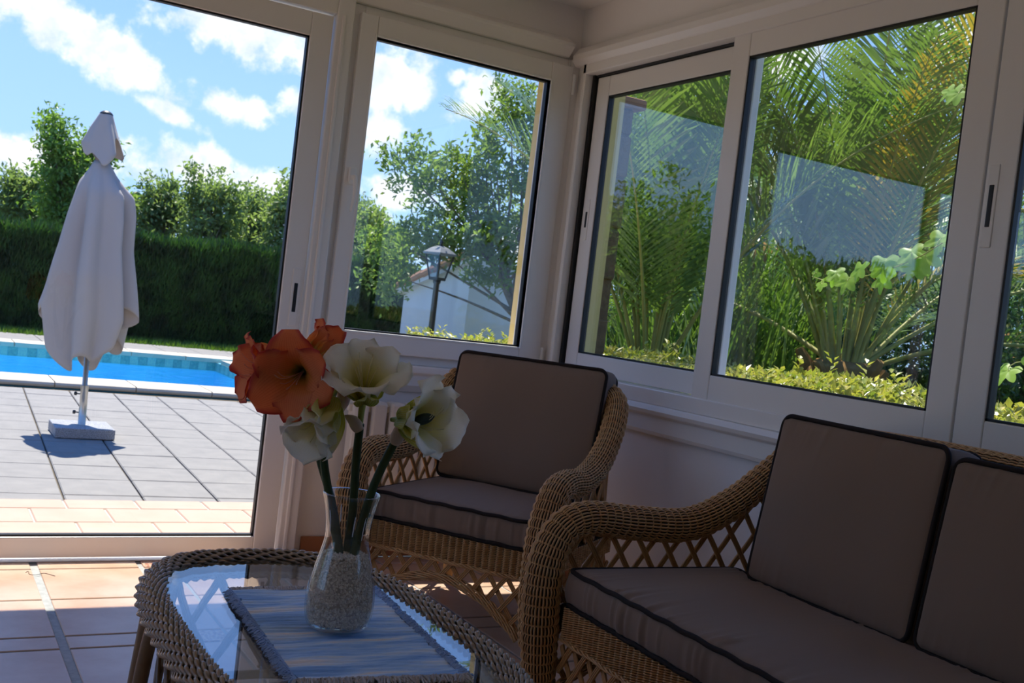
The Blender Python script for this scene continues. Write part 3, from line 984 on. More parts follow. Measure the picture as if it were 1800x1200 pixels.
# ---- sofa along the right wall
TS = math.radians(-92.4)
SW = .66
f0 = local_frame((-.944, -1.80, 0), TS)
SL = tuple(f0(SW, 0, 0))
wicker_seat('wicker_sofa', 'honey wicker sofa with lattice arm under the sliding windows', 'sofa', SL, TS, SW, .832, vb=.79, deep=True, lod=(1, 0))
f = local_frame(SL, TS)
cushion('seat_cushion', 'long taupe seat cushion with dark piping on the wicker sofa', f(0, .262, .388), rot_seat(TS), (SW + .002, .272, .050), seed=21, wr=.006, gather=.0045)
LE2 = math.atan2(.068, .462)
back_at(f, TS, -SW + .402, .555, .450, .470, .446, LE2, 'back_cushion', 'taupe back cushion at the lattice arm end of the wicker sofa', 31)
back_at(f, TS, -SW + .985, .58, .432, .474, .446, LE2, 'back_cushion', 'taupe back cushion at the far right of the wicker sofa, cut by the frame', 37)

# ================================================================== COFFEE TABLE
TC = np.array((-1.782, -2.205))


def sup(hx, hy, n, k=400, z=0.0, e=3.0):
    a = np.linspace(0, 2 * PI, 4000, endpoint=False)
    P = np.stack([TC[0] + hx * np.sign(np.cos(a)) * np.abs(np.cos(a)) ** (2 / e), TC[1] + hy * np.sign(np.sin(a)) * np.abs(np.sin(a)) ** (2 / e)], 1)
    s = np.concatenate([[0], np.cumsum(np.linalg.norm(np.diff(np.vstack([P, P[:1]]), axis=0), axis=1))])
    u = np.linspace(0, s[-1], n, endpoint=False)
    Pc = np.vstack([P, P[:1]])
    return np.stack([np.interp(u, s, Pc[:, 0]), np.interp(u, s, Pc[:, 1]), np.full(n, z)], 1), s[-1]


table = empty('coffee_table', (TC[0], TC[1], 0), label='oval wicker coffee table with a glass top and brown woven rim', cat='coffee table')
Pr, Lr = sup(.268, .520, 1000, z=.432)
pitch = Lr / (2 * round(Lr / (2 * .0175)))
Pc = np.vstack([Pr, Pr[:1]])
St, Nn = weave_tube(Pc, .0285, 20, pitch, .0032, .004, .0035, phase=PI, ref=(0, 0, 1), slant=2 * PI * 3 / Lr)
rim = MB().strands(St, Nn, .0044, .0038).build('rim', M['wicker_d'], table, smooth=True)
MB().tube(Pr[::6], .0235, 10, closed=True).build('core', M['core'], rim, smooth=True)
Pg, _ = sup(.252, .503, 120)
V = np.vstack([Pg + (0, 0, .440), Pg + (0, 0, .448)])
mbg = MB().add(V, gridq(2, 120, False, True))
mbg.add(np.vstack([Pg + (0, 0, .448)]), None, [(0, i, i + 1) for i in range(1, 119)])
mbg.add(np.vstack([Pg + (0, 0, .440)]), None, [(0, i + 1, i) for i in range(1, 119)])
mbg.build('glass_top', M['tableglass'], table)
# frame ring that carries the glass, lower ring, lattice skirt
Pi, Li = sup(.236, .487, 160, z=.429)
MB().tube(Pi, .010, 8, closed=True).build('frame_ring', M['cane_d'], table, smooth=True)
Pl, Ll = sup(.225, .475, 160, z=.185)
MB().tube(Pl, .011, 8, closed=True).build('lower_ring', M['cane_d'], table, smooth=True)
NS = 20
for fam in (1, -1):
    for k in range(NS):
        t = np.linspace(0, 1, 16)
        s = (k / NS + fam * (t - .5) * 1.15 / NS * 2 / 2) % 1.0
        up, _ = sup(.240, .491, 960)
        P = up[(s * 960).astype(int) % 960]
        P = P + np.array((0, 0, 1)) * (.415 - t * .225)[:, None]
        nrm = P - np.array((TC[0], TC[1], 0)); nrm[:, 2] = 0
        nrm[:, 0] /= .24 ** 2; nrm[:, 1] /= .49 ** 2
        nrm /= np.linalg.norm(nrm, axis=1, keepdims=True)
        P = P + nrm * (fam * .004)
        cane_strip(MB(), P, nrm, .022, h=.004).build('lattice_strip', M['cane_d'], table)
for sx in (-1, 1):
    for sy in (-1, 1):
        x, y = TC[0] + sx * .222, TC[1] + sy * .405
        P = spline([(x, y, .415), (x + sx * .012, y + sy * .006, .25), (x + sx * .03, y + sy * .015, .0)], n=12)
        MB().tube(P, .019, 12).build('leg', M['cane_d'], table, smooth=True)
        P = spline([(x + sx * .028, y - sy * .02, .03), (x + sx * .018, y - sy * .030, .20), (x + sx * .010, y - sy * .05, .32),
                    (x + sx * .004, y - sy * .09, .385), (x, y - sy * .17, .405)], n=24)
        MB().tube(P, .016, 12).build('brace', M['cane_d'], table, smooth=True)

# ---- place mat
m_, nt = mat_new('blue_rag_weave')
g = nd(nt, 'ShaderNodeNewGeometry')
mp = nd(nt, 'ShaderNodeMapping'); mp.inputs['Scale'].default_value = (4.0, 30, 5)
nt.links.new(g.outputs['Position'], mp.inputs[0])
n = nd(nt, 'ShaderNodeTexNoise', i_Scale=1.0, i_Detail=5.0, i_Roughness=.6)
nt.links.new(mp.outputs[0], n.inputs['Vector'])
col = ramp(nt, n.outputs[0], [(.34, (.25, .44, .74)), (.47, (.42, .62, .86)), (.57, (.64, .76, .88)), (.67, (.88, .80, .72))])
b = nd(nt, 'ShaderNodeBsdfPrincipled', i_Roughness=.95)
b.inputs['Specular IOR Level'].default_value = .1
nt.links.new(col, b.inputs['Base Color'])
mp2 = nd(nt, 'ShaderNodeMapping'); mp2.inputs['Scale'].default_value = (35, 260, 30)
nt.links.new(g.outputs['Position'], mp2.inputs[0])
n2 = nd(nt, 'ShaderNodeTexNoise', i_Scale=1.0, i_Detail=3.0)
nt.links.new(mp2.outputs[0], n2.inputs['Vector'])
bp = nd(nt, 'ShaderNodeBump', i_Strength=.6, i_Distance=.003)
nt.links.new(n2.outputs[0], bp.inputs['Height'])
nt.links.new(bp.outputs[0], b.inputs['Normal'])
o_ = nd(nt, 'ShaderNodeOutputMaterial'); nt.links.new(b.outputs[0], o_.inputs[0])
M['mat'] = m_
M['thread_b'] = pbr('blue_thread', (.34, .50, .76), .9, .1, var=(60, (.40, .48, .62)))
M['thread_w'] = pbr('cream_thread', (.62, .56, .50), .9, .1, var=(60, (.45, .42, .42)))
c00, c10, c11, c01 = np.array((-1.890, -1.967)), np.array((-1.585, -1.975)), np.array((-1.628, -2.505)), np.array((-1.918, -2.472))
matE = empty('place_mat', (-1.757, -2.23, .449), label='blue rag-woven place mat with frayed edges under the vase', cat='place mat')
nu, nv = 50, 180
uu, vv = np.meshgrid(np.linspace(0, 1, nu), np.linspace(0, 1, nv), indexing='ij')
base = ((1 - uu) * (1 - vv))[..., None] * c00 + (uu * (1 - vv))[..., None] * c10 + (uu * vv)[..., None] * c11 + ((1 - uu) * vv)[..., None] * c01
edge = .006 * np.sin(vv * 60) * (np.abs(uu - .5) > .49) + .005 * np.sin(vv * 23 + 1) * (uu - .5)
base[..., 0] += edge
hz = .4525 + .0013 * np.sin(vv * 2 * PI * 34 + 1.2 * np.sin(uu * 5)) + .0012 * np.sin(vv * 2 * PI * 9 + uu * 4) + .001 * np.sin(uu * 11 + vv * 15)
V = np.concatenate([base, hz[..., None]], -1)
Vb = V.copy(); Vb[..., 2] = .4492
mbm = MB().grid(V).grid(Vb[:, ::-1])
for A_, B_ in ((V[0], Vb[0]), (Vb[-1], V[-1]), (Vb[:, 0], V[:, 0]), (V[:, -1], Vb[:, -1])):
    mbm.grid(np.stack([A_, B_], 0))
mbm.build('cloth', M['mat'], matE, smooth=True)


def fringe(p0, p1, out, num, ln, mat, seed, thick=.0014):
    rs = np.random.default_rng(seed); mb = MB()
    for i in range(num):
        t = rs.uniform(0, 1)
        p = p0 + (p1 - p0) * t
        d = out * ln * rs.uniform(.4, 1.3) + (p1 - p0) / np.linalg.norm(p1 - p0) * ln * rs.normal(0, .45)
        z0 = .4525
        P = [(p[0] - out[0] * .004, p[1] - out[1] * .004, z0), (p[0] + d[0] * .4, p[1] + d[1] * .4, z0 + rs.uniform(.0, .006)),
             (p[0] + d[0] * .8, p[1] + d[1] * .8, .4505 + rs.uniform(0, .004)), (p[0] + d[0], p[1] + d[1], .4495 + rs.uniform(0, .004))]
        mb.tube(np.array(P), thick * rs.uniform(.8, 1.5), 4, cap=False)
    return mb.build('fringe', mat, matE, smooth=False, kind='stuff')


fringe(c00, c01, np.array((-1.0, -.05)), 420, .016, M['thread_b'], 1, .0011)
fringe(c10, c11, np.array((1.0, .08)), 420, .015, M['thread_b'], 2, .0011)
fringe(c00, c10, np.array((0, 1.0)), 380, .018, M['thread_w'], 3)
fringe(c01, c11, np.array((-.1, -1.0)), 420, .021, M['thread_w'], 4)

# ---- vase with gravel
VC = (-1.760, -2.232, .4545)
vase = empty('glass_vase', VC, label='waisted clear glass vase half filled with pale gravel on the blue mat', cat='vase')
prof = spline([(.046, 0, .002), (.058, 0, .010), (.0645, 0, .040), (.063, 0, .075), (.0555, 0, .110), (.0465, 0, .145), (.0410, 0, .173),
               (.0420, 0, .202), (.0475, 0, .232), (.0535, 0, .255)], n=40)[:, [0, 2]]
inner = prof.copy(); inner[:, 0] -= .0030
pf = np.vstack([[(0, 0)], [(.040, 0)], prof, [(.0532, .2565)], inner[::-1][:-3], [(.040, .012)], [(0, .012)]])
MB().lathe(pf, 64, VC).build('glass_body', M['vaseglass'], vase, smooth=True)
a = np.linspace(0, 2 * PI, 64, endpoint=False)
MB().tube(np.stack([VC[0] + .0520 * np.cos(a), VC[1] + .0520 * np.sin(a), np.full(64, VC[2] + .2555)], 1), .0017, 8, closed=True).build('rim_bead', M['vaseglass'], vase, smooth=True)
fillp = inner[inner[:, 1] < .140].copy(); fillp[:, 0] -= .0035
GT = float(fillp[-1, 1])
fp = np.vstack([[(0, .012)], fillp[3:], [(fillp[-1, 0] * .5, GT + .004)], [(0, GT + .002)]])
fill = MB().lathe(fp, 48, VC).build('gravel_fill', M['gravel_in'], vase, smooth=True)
rs = np.random.default_rng(77)
ico = np.array([(1, 0, 0), (-1, 0, 0), (0, 1, 0), (0, -1, 0), (0, 0, 1), (0, 0, -1)], float)
tri = np.array([(0, 2, 4), (2, 1, 4), (1, 3, 4), (3, 0, 4), (2, 0, 5), (1, 2, 5), (3, 1, 5), (0, 3, 5)])
NP = 3600
zz_ = rs.uniform(.014, GT + .002, NP); rr = np.interp(zz_, fillp[:, 1], fillp[:, 0]) + .0004; aa = rs.uniform(0, 2 * PI, NP)
n_top = 500
zz_[:n_top] = GT + .003 + rs.uniform(-.001, .003, n_top); rr[:n_top] = np.sqrt(rs.uniform(0, 1, n_top)) * fillp[-1, 0]
C = np.stack([rr * np.cos(aa), rr * np.sin(aa), zz_], 1) + np.array(VC)
q = rs.normal(size=(NP, 3, 3)); q, _ = np.linalg.qr(q)
sc = rs.uniform(.0022, .0042, (NP, 1, 3))
Vg = C[:, None, :] + np.einsum('nij,kj->nki', q, ico) * 1.0 * sc
mbp = MB().add(Vg.reshape(-1, 3), None, (tri[None] + (np.arange(NP) * 6)[:, None, None]).reshape(-1, 3))
mbp.build('gravel', M['gravel'], vase, kind='stuff')
# white swirls etched on the glass
M['etch'] = pbr('white_etching', (.85, .86, .86), .5, .3)
tocam = math.atan2(CAM.y - VC[1], CAM.x - VC[0])
for k, (da, z0, s) in enumerate(((-.9, .205, .020), (-.35, .225, .016), (.25, .20, .018), (.75, .195, .020), (1.4, .21, .018), (-1.6, .2, .018), (2.2, .205, .02))):
    t = np.linspace(0, 2 * PI * 1.15, 30)
    ang = tocam + da + s * 14 * .07 * (np.cos(t) * (1 + .25 * t / 6))
    z = z0 + s * np.sin(t * 1.0 + .4 * k) * (1.2 - .06 * t)
    r_ = np.interp(z, prof[:, 1], prof[:, 0]) + .0002
    MB().tube(np.stack([VC[0] + r_ * np.cos(ang), VC[1] + r_ * np.sin(ang), VC[2] + z], 1), .0005, 4).build('etched_swirl', M['etch'], vase, smooth=True)


# ================================================================== AMARYLLIS
def petal_mat(name, stops, edge, edgew, trans=.35, vein=None):
    m, nt = mat_new(name)
    uv = nd(nt, 'ShaderNodeUVMap', uv_map='UVMap')
    sp = nd(nt, 'ShaderNodeSeparateXYZ'); nt.links.new(uv.outputs[0], sp.inputs[0])
    g = nd(nt, 'ShaderNodeNewGeometry')
    n = nd(nt, 'ShaderNodeTexNoise', i_Scale=60.0, i_Detail=3.0)
    nt.links.new(g.outputs['Position'], n.inputs['Vector'])
    t = mth(nt, 'ADD', sp.outputs[0], mth(nt, 'MULTIPLY', mth(nt, 'SUBTRACT', n.outputs[0], .5), .22))
    col = ramp(nt, t, stops)
    s = mth(nt, 'ABSOLUTE', mth(nt, 'SUBTRACT', mth(nt, 'MULTIPLY', sp.outputs[1], 2.0), 1.0))
    ed = ramp(nt, mth(nt, 'MULTIPLY', s, mth(nt, 'ADD', sp.outputs[0], .25)), [(edgew, 0.0), (1.0, 1.0)])
    col = mixc(nt, ed, col, edge)
    if vein:
        w = mth(nt, 'SINE', mth(nt, 'MULTIPLY', sp.outputs[1], 120.0))
        col = mixc(nt, mth(nt, 'MULTIPLY', mth(nt, 'GREATER_THAN', w, .55), .35), col, vein)
    b = nd(nt, 'ShaderNodeBsdfPrincipled', i_Roughness=.6)
    b.inputs['Specular IOR Level'].default_value = .25
    nt.links.new(col, b.inputs['Base Color'])
    tr = nd(nt, 'ShaderNodeBsdfTranslucent'); nt.links.new(col, tr.inputs[0])
    mx = nd(nt, 'ShaderNodeMixShader', n_0=trans)
    nt.links.new(b.outputs[0], mx.inputs[1]); nt.links.new(tr.outputs[0], mx.inputs[2])
    o = nd(nt, 'ShaderNodeOutputMaterial'); nt.links.new(mx.outputs[0], o.inputs[0])
    return m


M['petal_o'] = petal_mat('orange_petal', [(.02, (.10, .11, .015)), (.14, (.48, .40, .05)), (.26, (.86, .46, .08)), (.36, (.95, .42, .09)), (.6, (.98, .43, .18)), (1.0, (.95, .32, .12))],
                         (.72, .10, .08), .6, .45, (.80, .24, .09))
M['petal_w'] = petal_mat('white_petal', [(.02, (.45, .48, .05)), (.30, (.80, .75, .20)), (.54, (.92, .87, .50)), (.72, (.92, .89, .78)), (1.0, (.92, .89, .83))],
                         (.92, .88, .78), .7, .55, (.88, .84, .64))
M['stamen'] = pbr('pale_stamen', (.80, .72, .45), .5, .3)
M['stamen_o'] = pbr('pink_stamen', (.80, .42, .30), .5, .3)
M['pod'] = pbr('dark_green_pod', (.02, .035, .03), .4, .4)
M['pinkbud'] = pbr('pink_tinged_bud', (.62, .60, .40), .6, .3, var=(50, (.60, .25, .25), .15))


def bloom(parent, throat, axis, size, mat, roll=0.0, a0=12, a1=88, seed=0, ruffle=.006, wide=.55, stam=True, stmat=None, tilt=None, tube_back=.02):
    """Six tepals that leave a throat and curl back; axis points out of the trumpet."""
    rs = np.random.default_rng(seed)
    ax = np.array(axis, float); ax /= np.linalg.norm(ax)
    ref = np.array((0, 0, 1.0)) if abs(ax[2]) < .9 else np.array((1.0, 0, 0))
    e1 = ref - ax * np.dot(ref, ax); e1 /= np.linalg.norm(e1)
    e2 = np.cross(ax, e1)
    th = np.array(throat, float)
    P = np.stack([th - ax * tube_back * (1 - t) for t in np.linspace(0, 1, 4)])
    bl = MB().tube(P, np.linspace(.004, .007, 4), 10).build('bloom', M['stem_l'], parent, smooth=True)
    nu_, nv_ = 18, 13
    t = np.linspace(0, 1, nu_); s = np.linspace(-1, 1, nv_)
    for k in range(6):
        ph = roll + k * PI / 3 + rs.normal(0, .06)
        inner_ring = k % 2
        rd = math.cos(ph) * e1 + math.sin(ph) * e2
        sd = np.cross(ax, rd)
        L = size * rs.uniform(.92, 1.08) * (1.0 if inner_ring else 1.04)
        am = math.radians(a1 + rs.normal(0, 9)); a_ = math.radians(a0) + (am - math.radians(a0)) * (t ** 1.5)
        dt = L / (nu_ - 1)
        ac = np.concatenate([[0], np.cumsum(np.cos(a_[:-1]) * dt)]); rc = .004 + np.concatenate([[0], np.cumsum(np.sin(a_[:-1]) * dt)])
        wid = L * wide * (.86 if inner_ring else 1.0) * (.14 + .98 * np.sin(PI * (np.clip(t, 0, 1) ** .95 * .84 + .05)) ** .75) * (1 - .35 * t ** 9)
        tg = np.cos(a_)[:, None] * ax + np.sin(a_)[:, None] * rd
        nm = -np.sin(a_)[:, None] * ax + np.cos(a_)[:, None] * rd
        C_ = th + ac[:, None] * ax + rc[:, None] * rd
        ruf = ruffle * np.sin(t[:, None] * rs.uniform(13, 17) + rs.uniform(0, 6) + np.sign(s)[None] * 1.3) * (np.abs(s)[None] ** 2.2) * (t[:, None] ** .8)
        ruf += ruffle * .5 * np.sin(t[:, None] * 31 + 4 * s[None] + rs.uniform(0, 6)) * (np.abs(s)[None] ** 3) * t[:, None]
        cup = -.30 * (s[None] ** 2) * wid[:, None] * .5 * (1 - .75 * t[:, None])
        V = C_[:, None] + (s[None, :] * wid[:, None] * .5)[..., None] * sd + (ruf + cup * -1.0)[..., None] * -nm[:, None] + (.0015 * inner_ring) * ax
        UV = np.stack(np.broadcast_arrays(t[:, None], .5 + .5 * s[None]), -1)
        o = MB().grid(V, UV=UV).build('petal', mat, bl, smooth=True, uv=True)
        md = o.modifiers.new('thick', 'SOLIDIFY'); md.thickness = .0006
    if stam:
        for k in range(6):
            ph = rs.uniform(0, 2 * PI)
            rd = math.cos(ph) * e1 + math.sin(ph) * e2
            dn = np.array((0, 0, -1.0))
            Lk = size * rs.uniform(.65, .85)
            P = spline([th, th + ax * Lk * .45 + rd * .006 + dn * .004, th + ax * Lk * .85 + rd * .014 + dn * .004, th + ax * Lk * 1.02 + rd * .022 + dn * -.004], n=10)
            MB().tube(P, np.linspace(.0009, .0007, 10), 5).build('stamen', stmat or M['stamen'], bl, smooth=True)
    return bl


def stalk(parent, pts, r0, r1, mat=None, name='stem'):
    P = spline(pts, n=26)
    return MB().tube(P, np.linspace(r0, r1, 26), 12).build(name, mat or M['stem'], parent, smooth=True)


RT, UP, FW = np.array(cr), np.array(cu), np.array(cf)
def fp_(x, y, dep=0.0):
    """Design helper: a spot in the bouquet, x to the right and y up in metres from the vase axis at z=.455, dep towards the room."""
    hr = np.array((RT[0], RT[1], 0)); hr /= np.linalg.norm(hr)
    hf = np.array((FW[0], FW[1], 0)); hf /= np.linalg.norm(hf)
    return np.array((-1.756, -2.212, .455)) + hr * x + np.array((0, 0, y)) - hf * dep


HR = np.array((RT[0], RT[1], 0)); HR /= np.linalg.norm(HR)
HF = np.array((FW[0], FW[1], 0)); HF /= np.linalg.norm(HF)
Z = np.array((0, 0, 1.0))
am1 = empty('amaryllis', tuple(fp_(-.012, .13)), label='orange amaryllis with several open blooms, leftmost in the vase', cat='flower')
stalk(am1, [fp_(-.006, .125, -.01), fp_(-.035, .23, -.012), fp_(-.075, .33, -.02), fp_(-.098, .455, -.03)], .0085, .007)
stalk(am1, [fp_(-.098, .455, -.03), fp_(-.106, .474, -.02), fp_(-.114, .478, .0)], .005, .004, M['stem_l'], 'pedicel')
bloom(am1, fp_(-.112, .472, .005), -HF * .93 - HR * .12 - Z * .14, .112, M['petal_o'], roll=.15, a0=22, a1=90, seed=4, ruffle=.007, wide=.76, stmat=M['stamen_o'])
stalk(am1, [fp_(-.098, .455, -.03), fp_(-.125, .478, -.035), fp_(-.148, .478, -.03)], .005, .004, M['stem_l'], 'pedicel')
bloom(am1, fp_(-.150, .475, -.03), -HR * .86 - HF * .45 - Z * .1, .106, M['petal_o'], roll=.5, a0=15, a1=78, seed=15, ruffle=.007, wide=.74, stmat=M['stamen_o'])
stalk(am1, [fp_(-.098, .455, -.03), fp_(-.112, .485, -.05), fp_(-.124, .495, -.06)], .005, .004, M['stem_l'], 'pedicel')
bloom(am1, fp_(-.124, .490, -.06), HF * .72 + HR * .42 + Z * .55, .092, M['petal_o'], roll=.9, a0=10, a1=62, seed=27, ruffle=.006, wide=.6, stmat=M['stamen_o'])
am2 = empty('amaryllis', tuple(fp_(-.006, .13)), label='white amaryllis hanging below the orange blooms', cat='flower')
stalk(am2, [fp_(-.002, .125, .012), fp_(-.030, .22, .010), fp_(-.056, .31, .004), fp_(-.064, .375, .0)], .0085, .0075)
stalk(am2, [fp_(-.064, .375, .0), fp_(-.054, .415, .005), fp_(-.052, .43, .02)], .005, .005, M['stem_l'], 'pedicel')
bloom(am2, fp_(-.052, .428, .018), -HF * .62 - HR * .22 - Z * .72, .116, M['petal_w'], roll=.45, a0=10, a1=52, seed=5, ruffle=.009, wide=.74)
P = [fp_(-.035, .40, -.01), fp_(-.034, .43, -.012), fp_(-.042, .475, -.012), fp_(-.046, .50, -.012)]
MB().tube(spline(P, n=14), np.array([.003, .006, .010, .0125, .0135, .0135, .013, .012, .011, .0095, .008, .006, .004, .001]), 12).build('bud', M['pinkbud'], am2, smooth=True)
am3 = empty('amaryllis', tuple(fp_(.004, .13)), label='white amaryllis standing upright in the middle of the vase', cat='flower')
stalk(am3, [fp_(.006, .125, -.006), fp_(.008, .22, -.006), fp_(.004, .31, -.004), fp_(.004, .385, .0)], .0085, .0080)
P = [fp_(.004, .372), fp_(-.004, .384, .004), fp_(-.012, .392, .008), fp_(-.026, .398, .010)]
MB().tube(spline(P, n=8), np.array([.0095, .0115, .0125, .012, .0105, .008, .005, .001]), 12).build('sheath', M['sheath'], am3, smooth=True)
stalk(am3, [fp_(.004, .385), fp_(.004, .41, .002), fp_(.006, .43, .004)], .0055, .007, M['stem_l'], 'pedicel')
bloom(am3, fp_(.006, .428, .004), -HF * .55 + HR * .05 + Z * .72, .118, M['petal_w'], roll=.2, a0=14, a1=86, seed=9, ruffle=.010, wide=.78)
am4 = empty('amaryllis', tuple(fp_(.018, .13)), label='white amaryllis leaning right with a dark seed pod', cat='flower')
stalk(am4, [fp_(.020, .125, .010), fp_(.030, .20, .010), fp_(.046, .28, .006), fp_(.074, .362, .0)], .0085, .0080)
P = [fp_(.073, .355), fp_(.078, .372, .004), fp_(.082, .385, .006), fp_(.090, .402, .006)]
MB().tube(spline(P, n=8), np.array([.0095, .0125, .0135, .013, .012, .010, .007, .001]), 12).build('sheath', M['sheath'], am4, smooth=True)
stalk(am4, [fp_(.080, .385, .004), fp_(.080, .396, .008), fp_(.080, .402, .012)], .0055, .006, M['stem_l'], 'pedicel')
bloom(am4, fp_(.078, .402, .012), -HF * .55 + HR * .82 + Z * .12, .118, M['petal_w'], roll=.35, a0=14, a1=82, seed=12, ruffle=.010, wide=.74)
stalk(am4, [fp_(.082, .39, .012), fp_(.100, .402, .035), fp_(.112, .408, .048)], .004, .004, M['stem_l'], 'pedicel')
P = [fp_(.108, .406, .046), fp_(.122, .412, .054), fp_(.136, .418, .060), fp_(.146, .422, .064)]
MB().tube(spline(P, n=10), np.array([.002, .006, .0085, .0100, .0105, .0105, .0095, .008, .005, .001]), 14).build('seed_pod', M['pod'], am4, smooth=True)

# ================================================================== OUTDOORS
def at(x, y, d):
    """A point d metres ahead of the camera in the direction of frame spot (x, y) of 1800x1200."""
    return np.array(CAM) + d * (FW + RT * (x - 900) / 1859.47 + UP * (600 - y) / 1859.47)


def rand_unit(n, rs):
    v = rs.normal(size=(n, 3))
    return v / np.linalg.norm(v, axis=1, keepdims=True)


def leaves(mb, P, D, L, Wd, rs, fold=.25, upbias=.6):
    """One folded rhombus per leaf: P base points, D directions."""
    n = len(P)
    L = np.broadcast_to(L, (n,)); Wd = np.broadcast_to(Wd, (n,))
    D = D / (np.linalg.norm(D, axis=1, keepdims=True) + 1e-9)
    up = rand_unit(n, rs) * (1 - upbias) + np.array((0, 0, 1.0)) * upbias
    Sd = np.cross(D, up); Sd /= np.linalg.norm(Sd, axis=1, keepdims=True) + 1e-9
    Nm = np.cross(Sd, D)
    a = P; c = P + D * L[:, None]
    m = P + D * (L * .5)[:, None] + Nm * (Wd * fold)[:, None]
    b = m + Sd * (Wd * .5)[:, None]; d = m - Sd * (Wd * .5)[:, None]
    V = np.stack([a, b, c, d], 1).reshape(-1, 3)
    i = np.arange(n)[:, None] * 4
    T = np.concatenate([i + (0, 1, 2), i + (0, 2, 3)], 0)
    return mb.add(V, None, T)


M['cypress'] = leaf_mat('cypress_green', (.010, .031, .008), (.046, .112, .017), scale=3.0, trans=.3, rough=.6)
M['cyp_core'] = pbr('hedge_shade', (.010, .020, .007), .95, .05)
M['leaf_far'] = leaf_mat('orchard_leaf', (.15, .22, .085), (.28, .36, .15), scale=2.0, trans=.5, rough=.45)
M['leaf_tall'] = leaf_mat('poplar_leaf', (.11, .21, .045), (.24, .37, .09), scale=2.0, trans=.5, rough=.45)
M['leaf_carob'] = leaf_mat('carob_leaf', (.11, .18, .045), (.22, .31, .085), (.34, .40, .13), scale=5.0, trans=.48, rough=.45, spec=.3)
M['leaf_ivy'] = leaf_mat('ivy_leaf', (.018, .06, .014), (.05, .12, .03), scale=5.0, trans=.25, rough=.25)
M['leaf_pale'] = leaf_mat('grey_green_leaf', (.10, .17, .07), (.20, .28, .12), scale=4.0, trans=.3, rough=.35)
M['leaf_euo'] = leaf_mat('euonymus_leaf', (.22, .29, .06), (.52, .47, .12), (.74, .64, .27), scale=16.0, trans=.35, rough=.3)
M['leaf_vine'] = leaf_mat('vine_leaf', (.27, .46, .07), (.38, .56, .10), scale=12.0, trans=.55, rough=.45)
M['palm'] = leaf_mat('palm_leaf', (.085, .165, .035), (.185, .28, .065), scale=2.2, trans=.38, rough=.22)
M['palm_dry'] = leaf_mat('yellowing_palm_leaf', (.26, .24, .03), (.42, .32, .05), scale=3.0, trans=.35, rough=.4, tcol=(1.2, 1.1, .5))
M['rachis'] = pbr('palm_rib', (.34, .30, .07), .5, .4, var=(9, (.26, .28, .06)))
M['palm_base'] = pbr('palm_boot', (.16, .085, .03), .9, .1, var=(16, (.30, .18, .06)))
M['reed'] = leaf_mat('reed_blade', (.10, .20, .04), (.20, .30, .07), scale=3.0, trans=.35, rough=.35)
M['grass'] = leaf_mat('lawn_blade', (.06, .15, .015), (.14, .24, .02), scale=3.0, trans=.35, rough=.5)
M['tendril'] = pbr('vine_cane', (.34, .36, .10), .5, .3)

# ---- closed parasol
m_, nt = mat_new('cream_canvas')
d_ = nd(nt, 'ShaderNodeBsdfPrincipled', i_Roughness=.9); d_.inputs['Base Color'].default_value = (.58, .53, .49, 1)
d_.inputs['Specular IOR Level'].default_value = .1
t_ = nd(nt, 'ShaderNodeBsdfTranslucent'); t_.inputs[0].default_value = (.54, .47, .42, 1)
x_ = nd(nt, 'ShaderNodeMixShader', n_0=.28)
nt.links.new(d_.outputs[0], x_.inputs[1]); nt.links.new(t_.outputs[0], x_.inputs[2])
o_ = nd(nt, 'ShaderNodeOutputMaterial'); nt.links.new(x_.outputs[0], o_.inputs[0])
M['canvas'] = m_
UB = np.array((-1.335, 4.06, -.16))
par = empty('parasol', tuple(UB), label='closed cream parasol on a granite base beside the pool', cat='parasol')
MB().box(UB[0] - .20, UB[0] + .20, UB[1] - .21, UB[1] + .21, -.158, -.085).build('base', M['granite'], par, bevel=.006)
LEANV = -HR * .066
axp = lambda z: UB + np.array((0, 0, z - UB[2])) + LEANV * (z - UB[2]) / 2.35
MB().tube(np.array([axp(-.09), axp(.20)]), .027, 16).build('sleeve', M['steel'], par, smooth=True)
MB().tube(np.array([axp(.18), axp(2.165)]), .019, 14).build('pole', M['steel'], par, smooth=True)
for z in (-.0, .135):
    p = axp(z)
    k = MB().tube(np.array([p - HR * .02, p - HR * .055]), .005, 8).build('clamp_knob', M['black'], par)
    MB().tube(np.array([p - HR * .055, p - HR * .068]), .014, 10).build('grip', M['black'], k)


def drape(zt, hem, Rl, Rr, Rd, folds, famp, seed, nphi=140, nt_=44):
    phi = np.linspace(0, 2 * PI, nphi, endpoint=False)
    t = np.linspace(0, 1, nt_)
    V = np.zeros((nt_, nphi, 3))
    rs = np.random.default_rng(seed); off = rs.uniform(0, 6, 4)
    for i, tt in enumerate(t):
        c, s = np.cos(phi), np.sin(phi)
        z = zt + (hem(c, s, phi) - zt) * tt
        rl = np.interp(-z, Rl[0], Rl[1]); rr_ = np.interp(-z, Rr[0], Rr[1]); rd = np.interp(-z, Rd[0], Rd[1])
        a = np.where(c > 0, rr_, rl)
        w = 1 + famp * min(1, tt * 3) * (np.cos(folds * phi + off[0] + .8 * np.sin(3 * tt)) + .5 * np.cos((folds + 3) * phi + off[1]))
        ax_ = np.stack([axp(q) for q in z])
        V[i] = ax_ + (a * np.sign(c) * np.abs(c) ** .8 * w)[:, None] * HR - (rd * s * w)[:, None] * HF
    return V


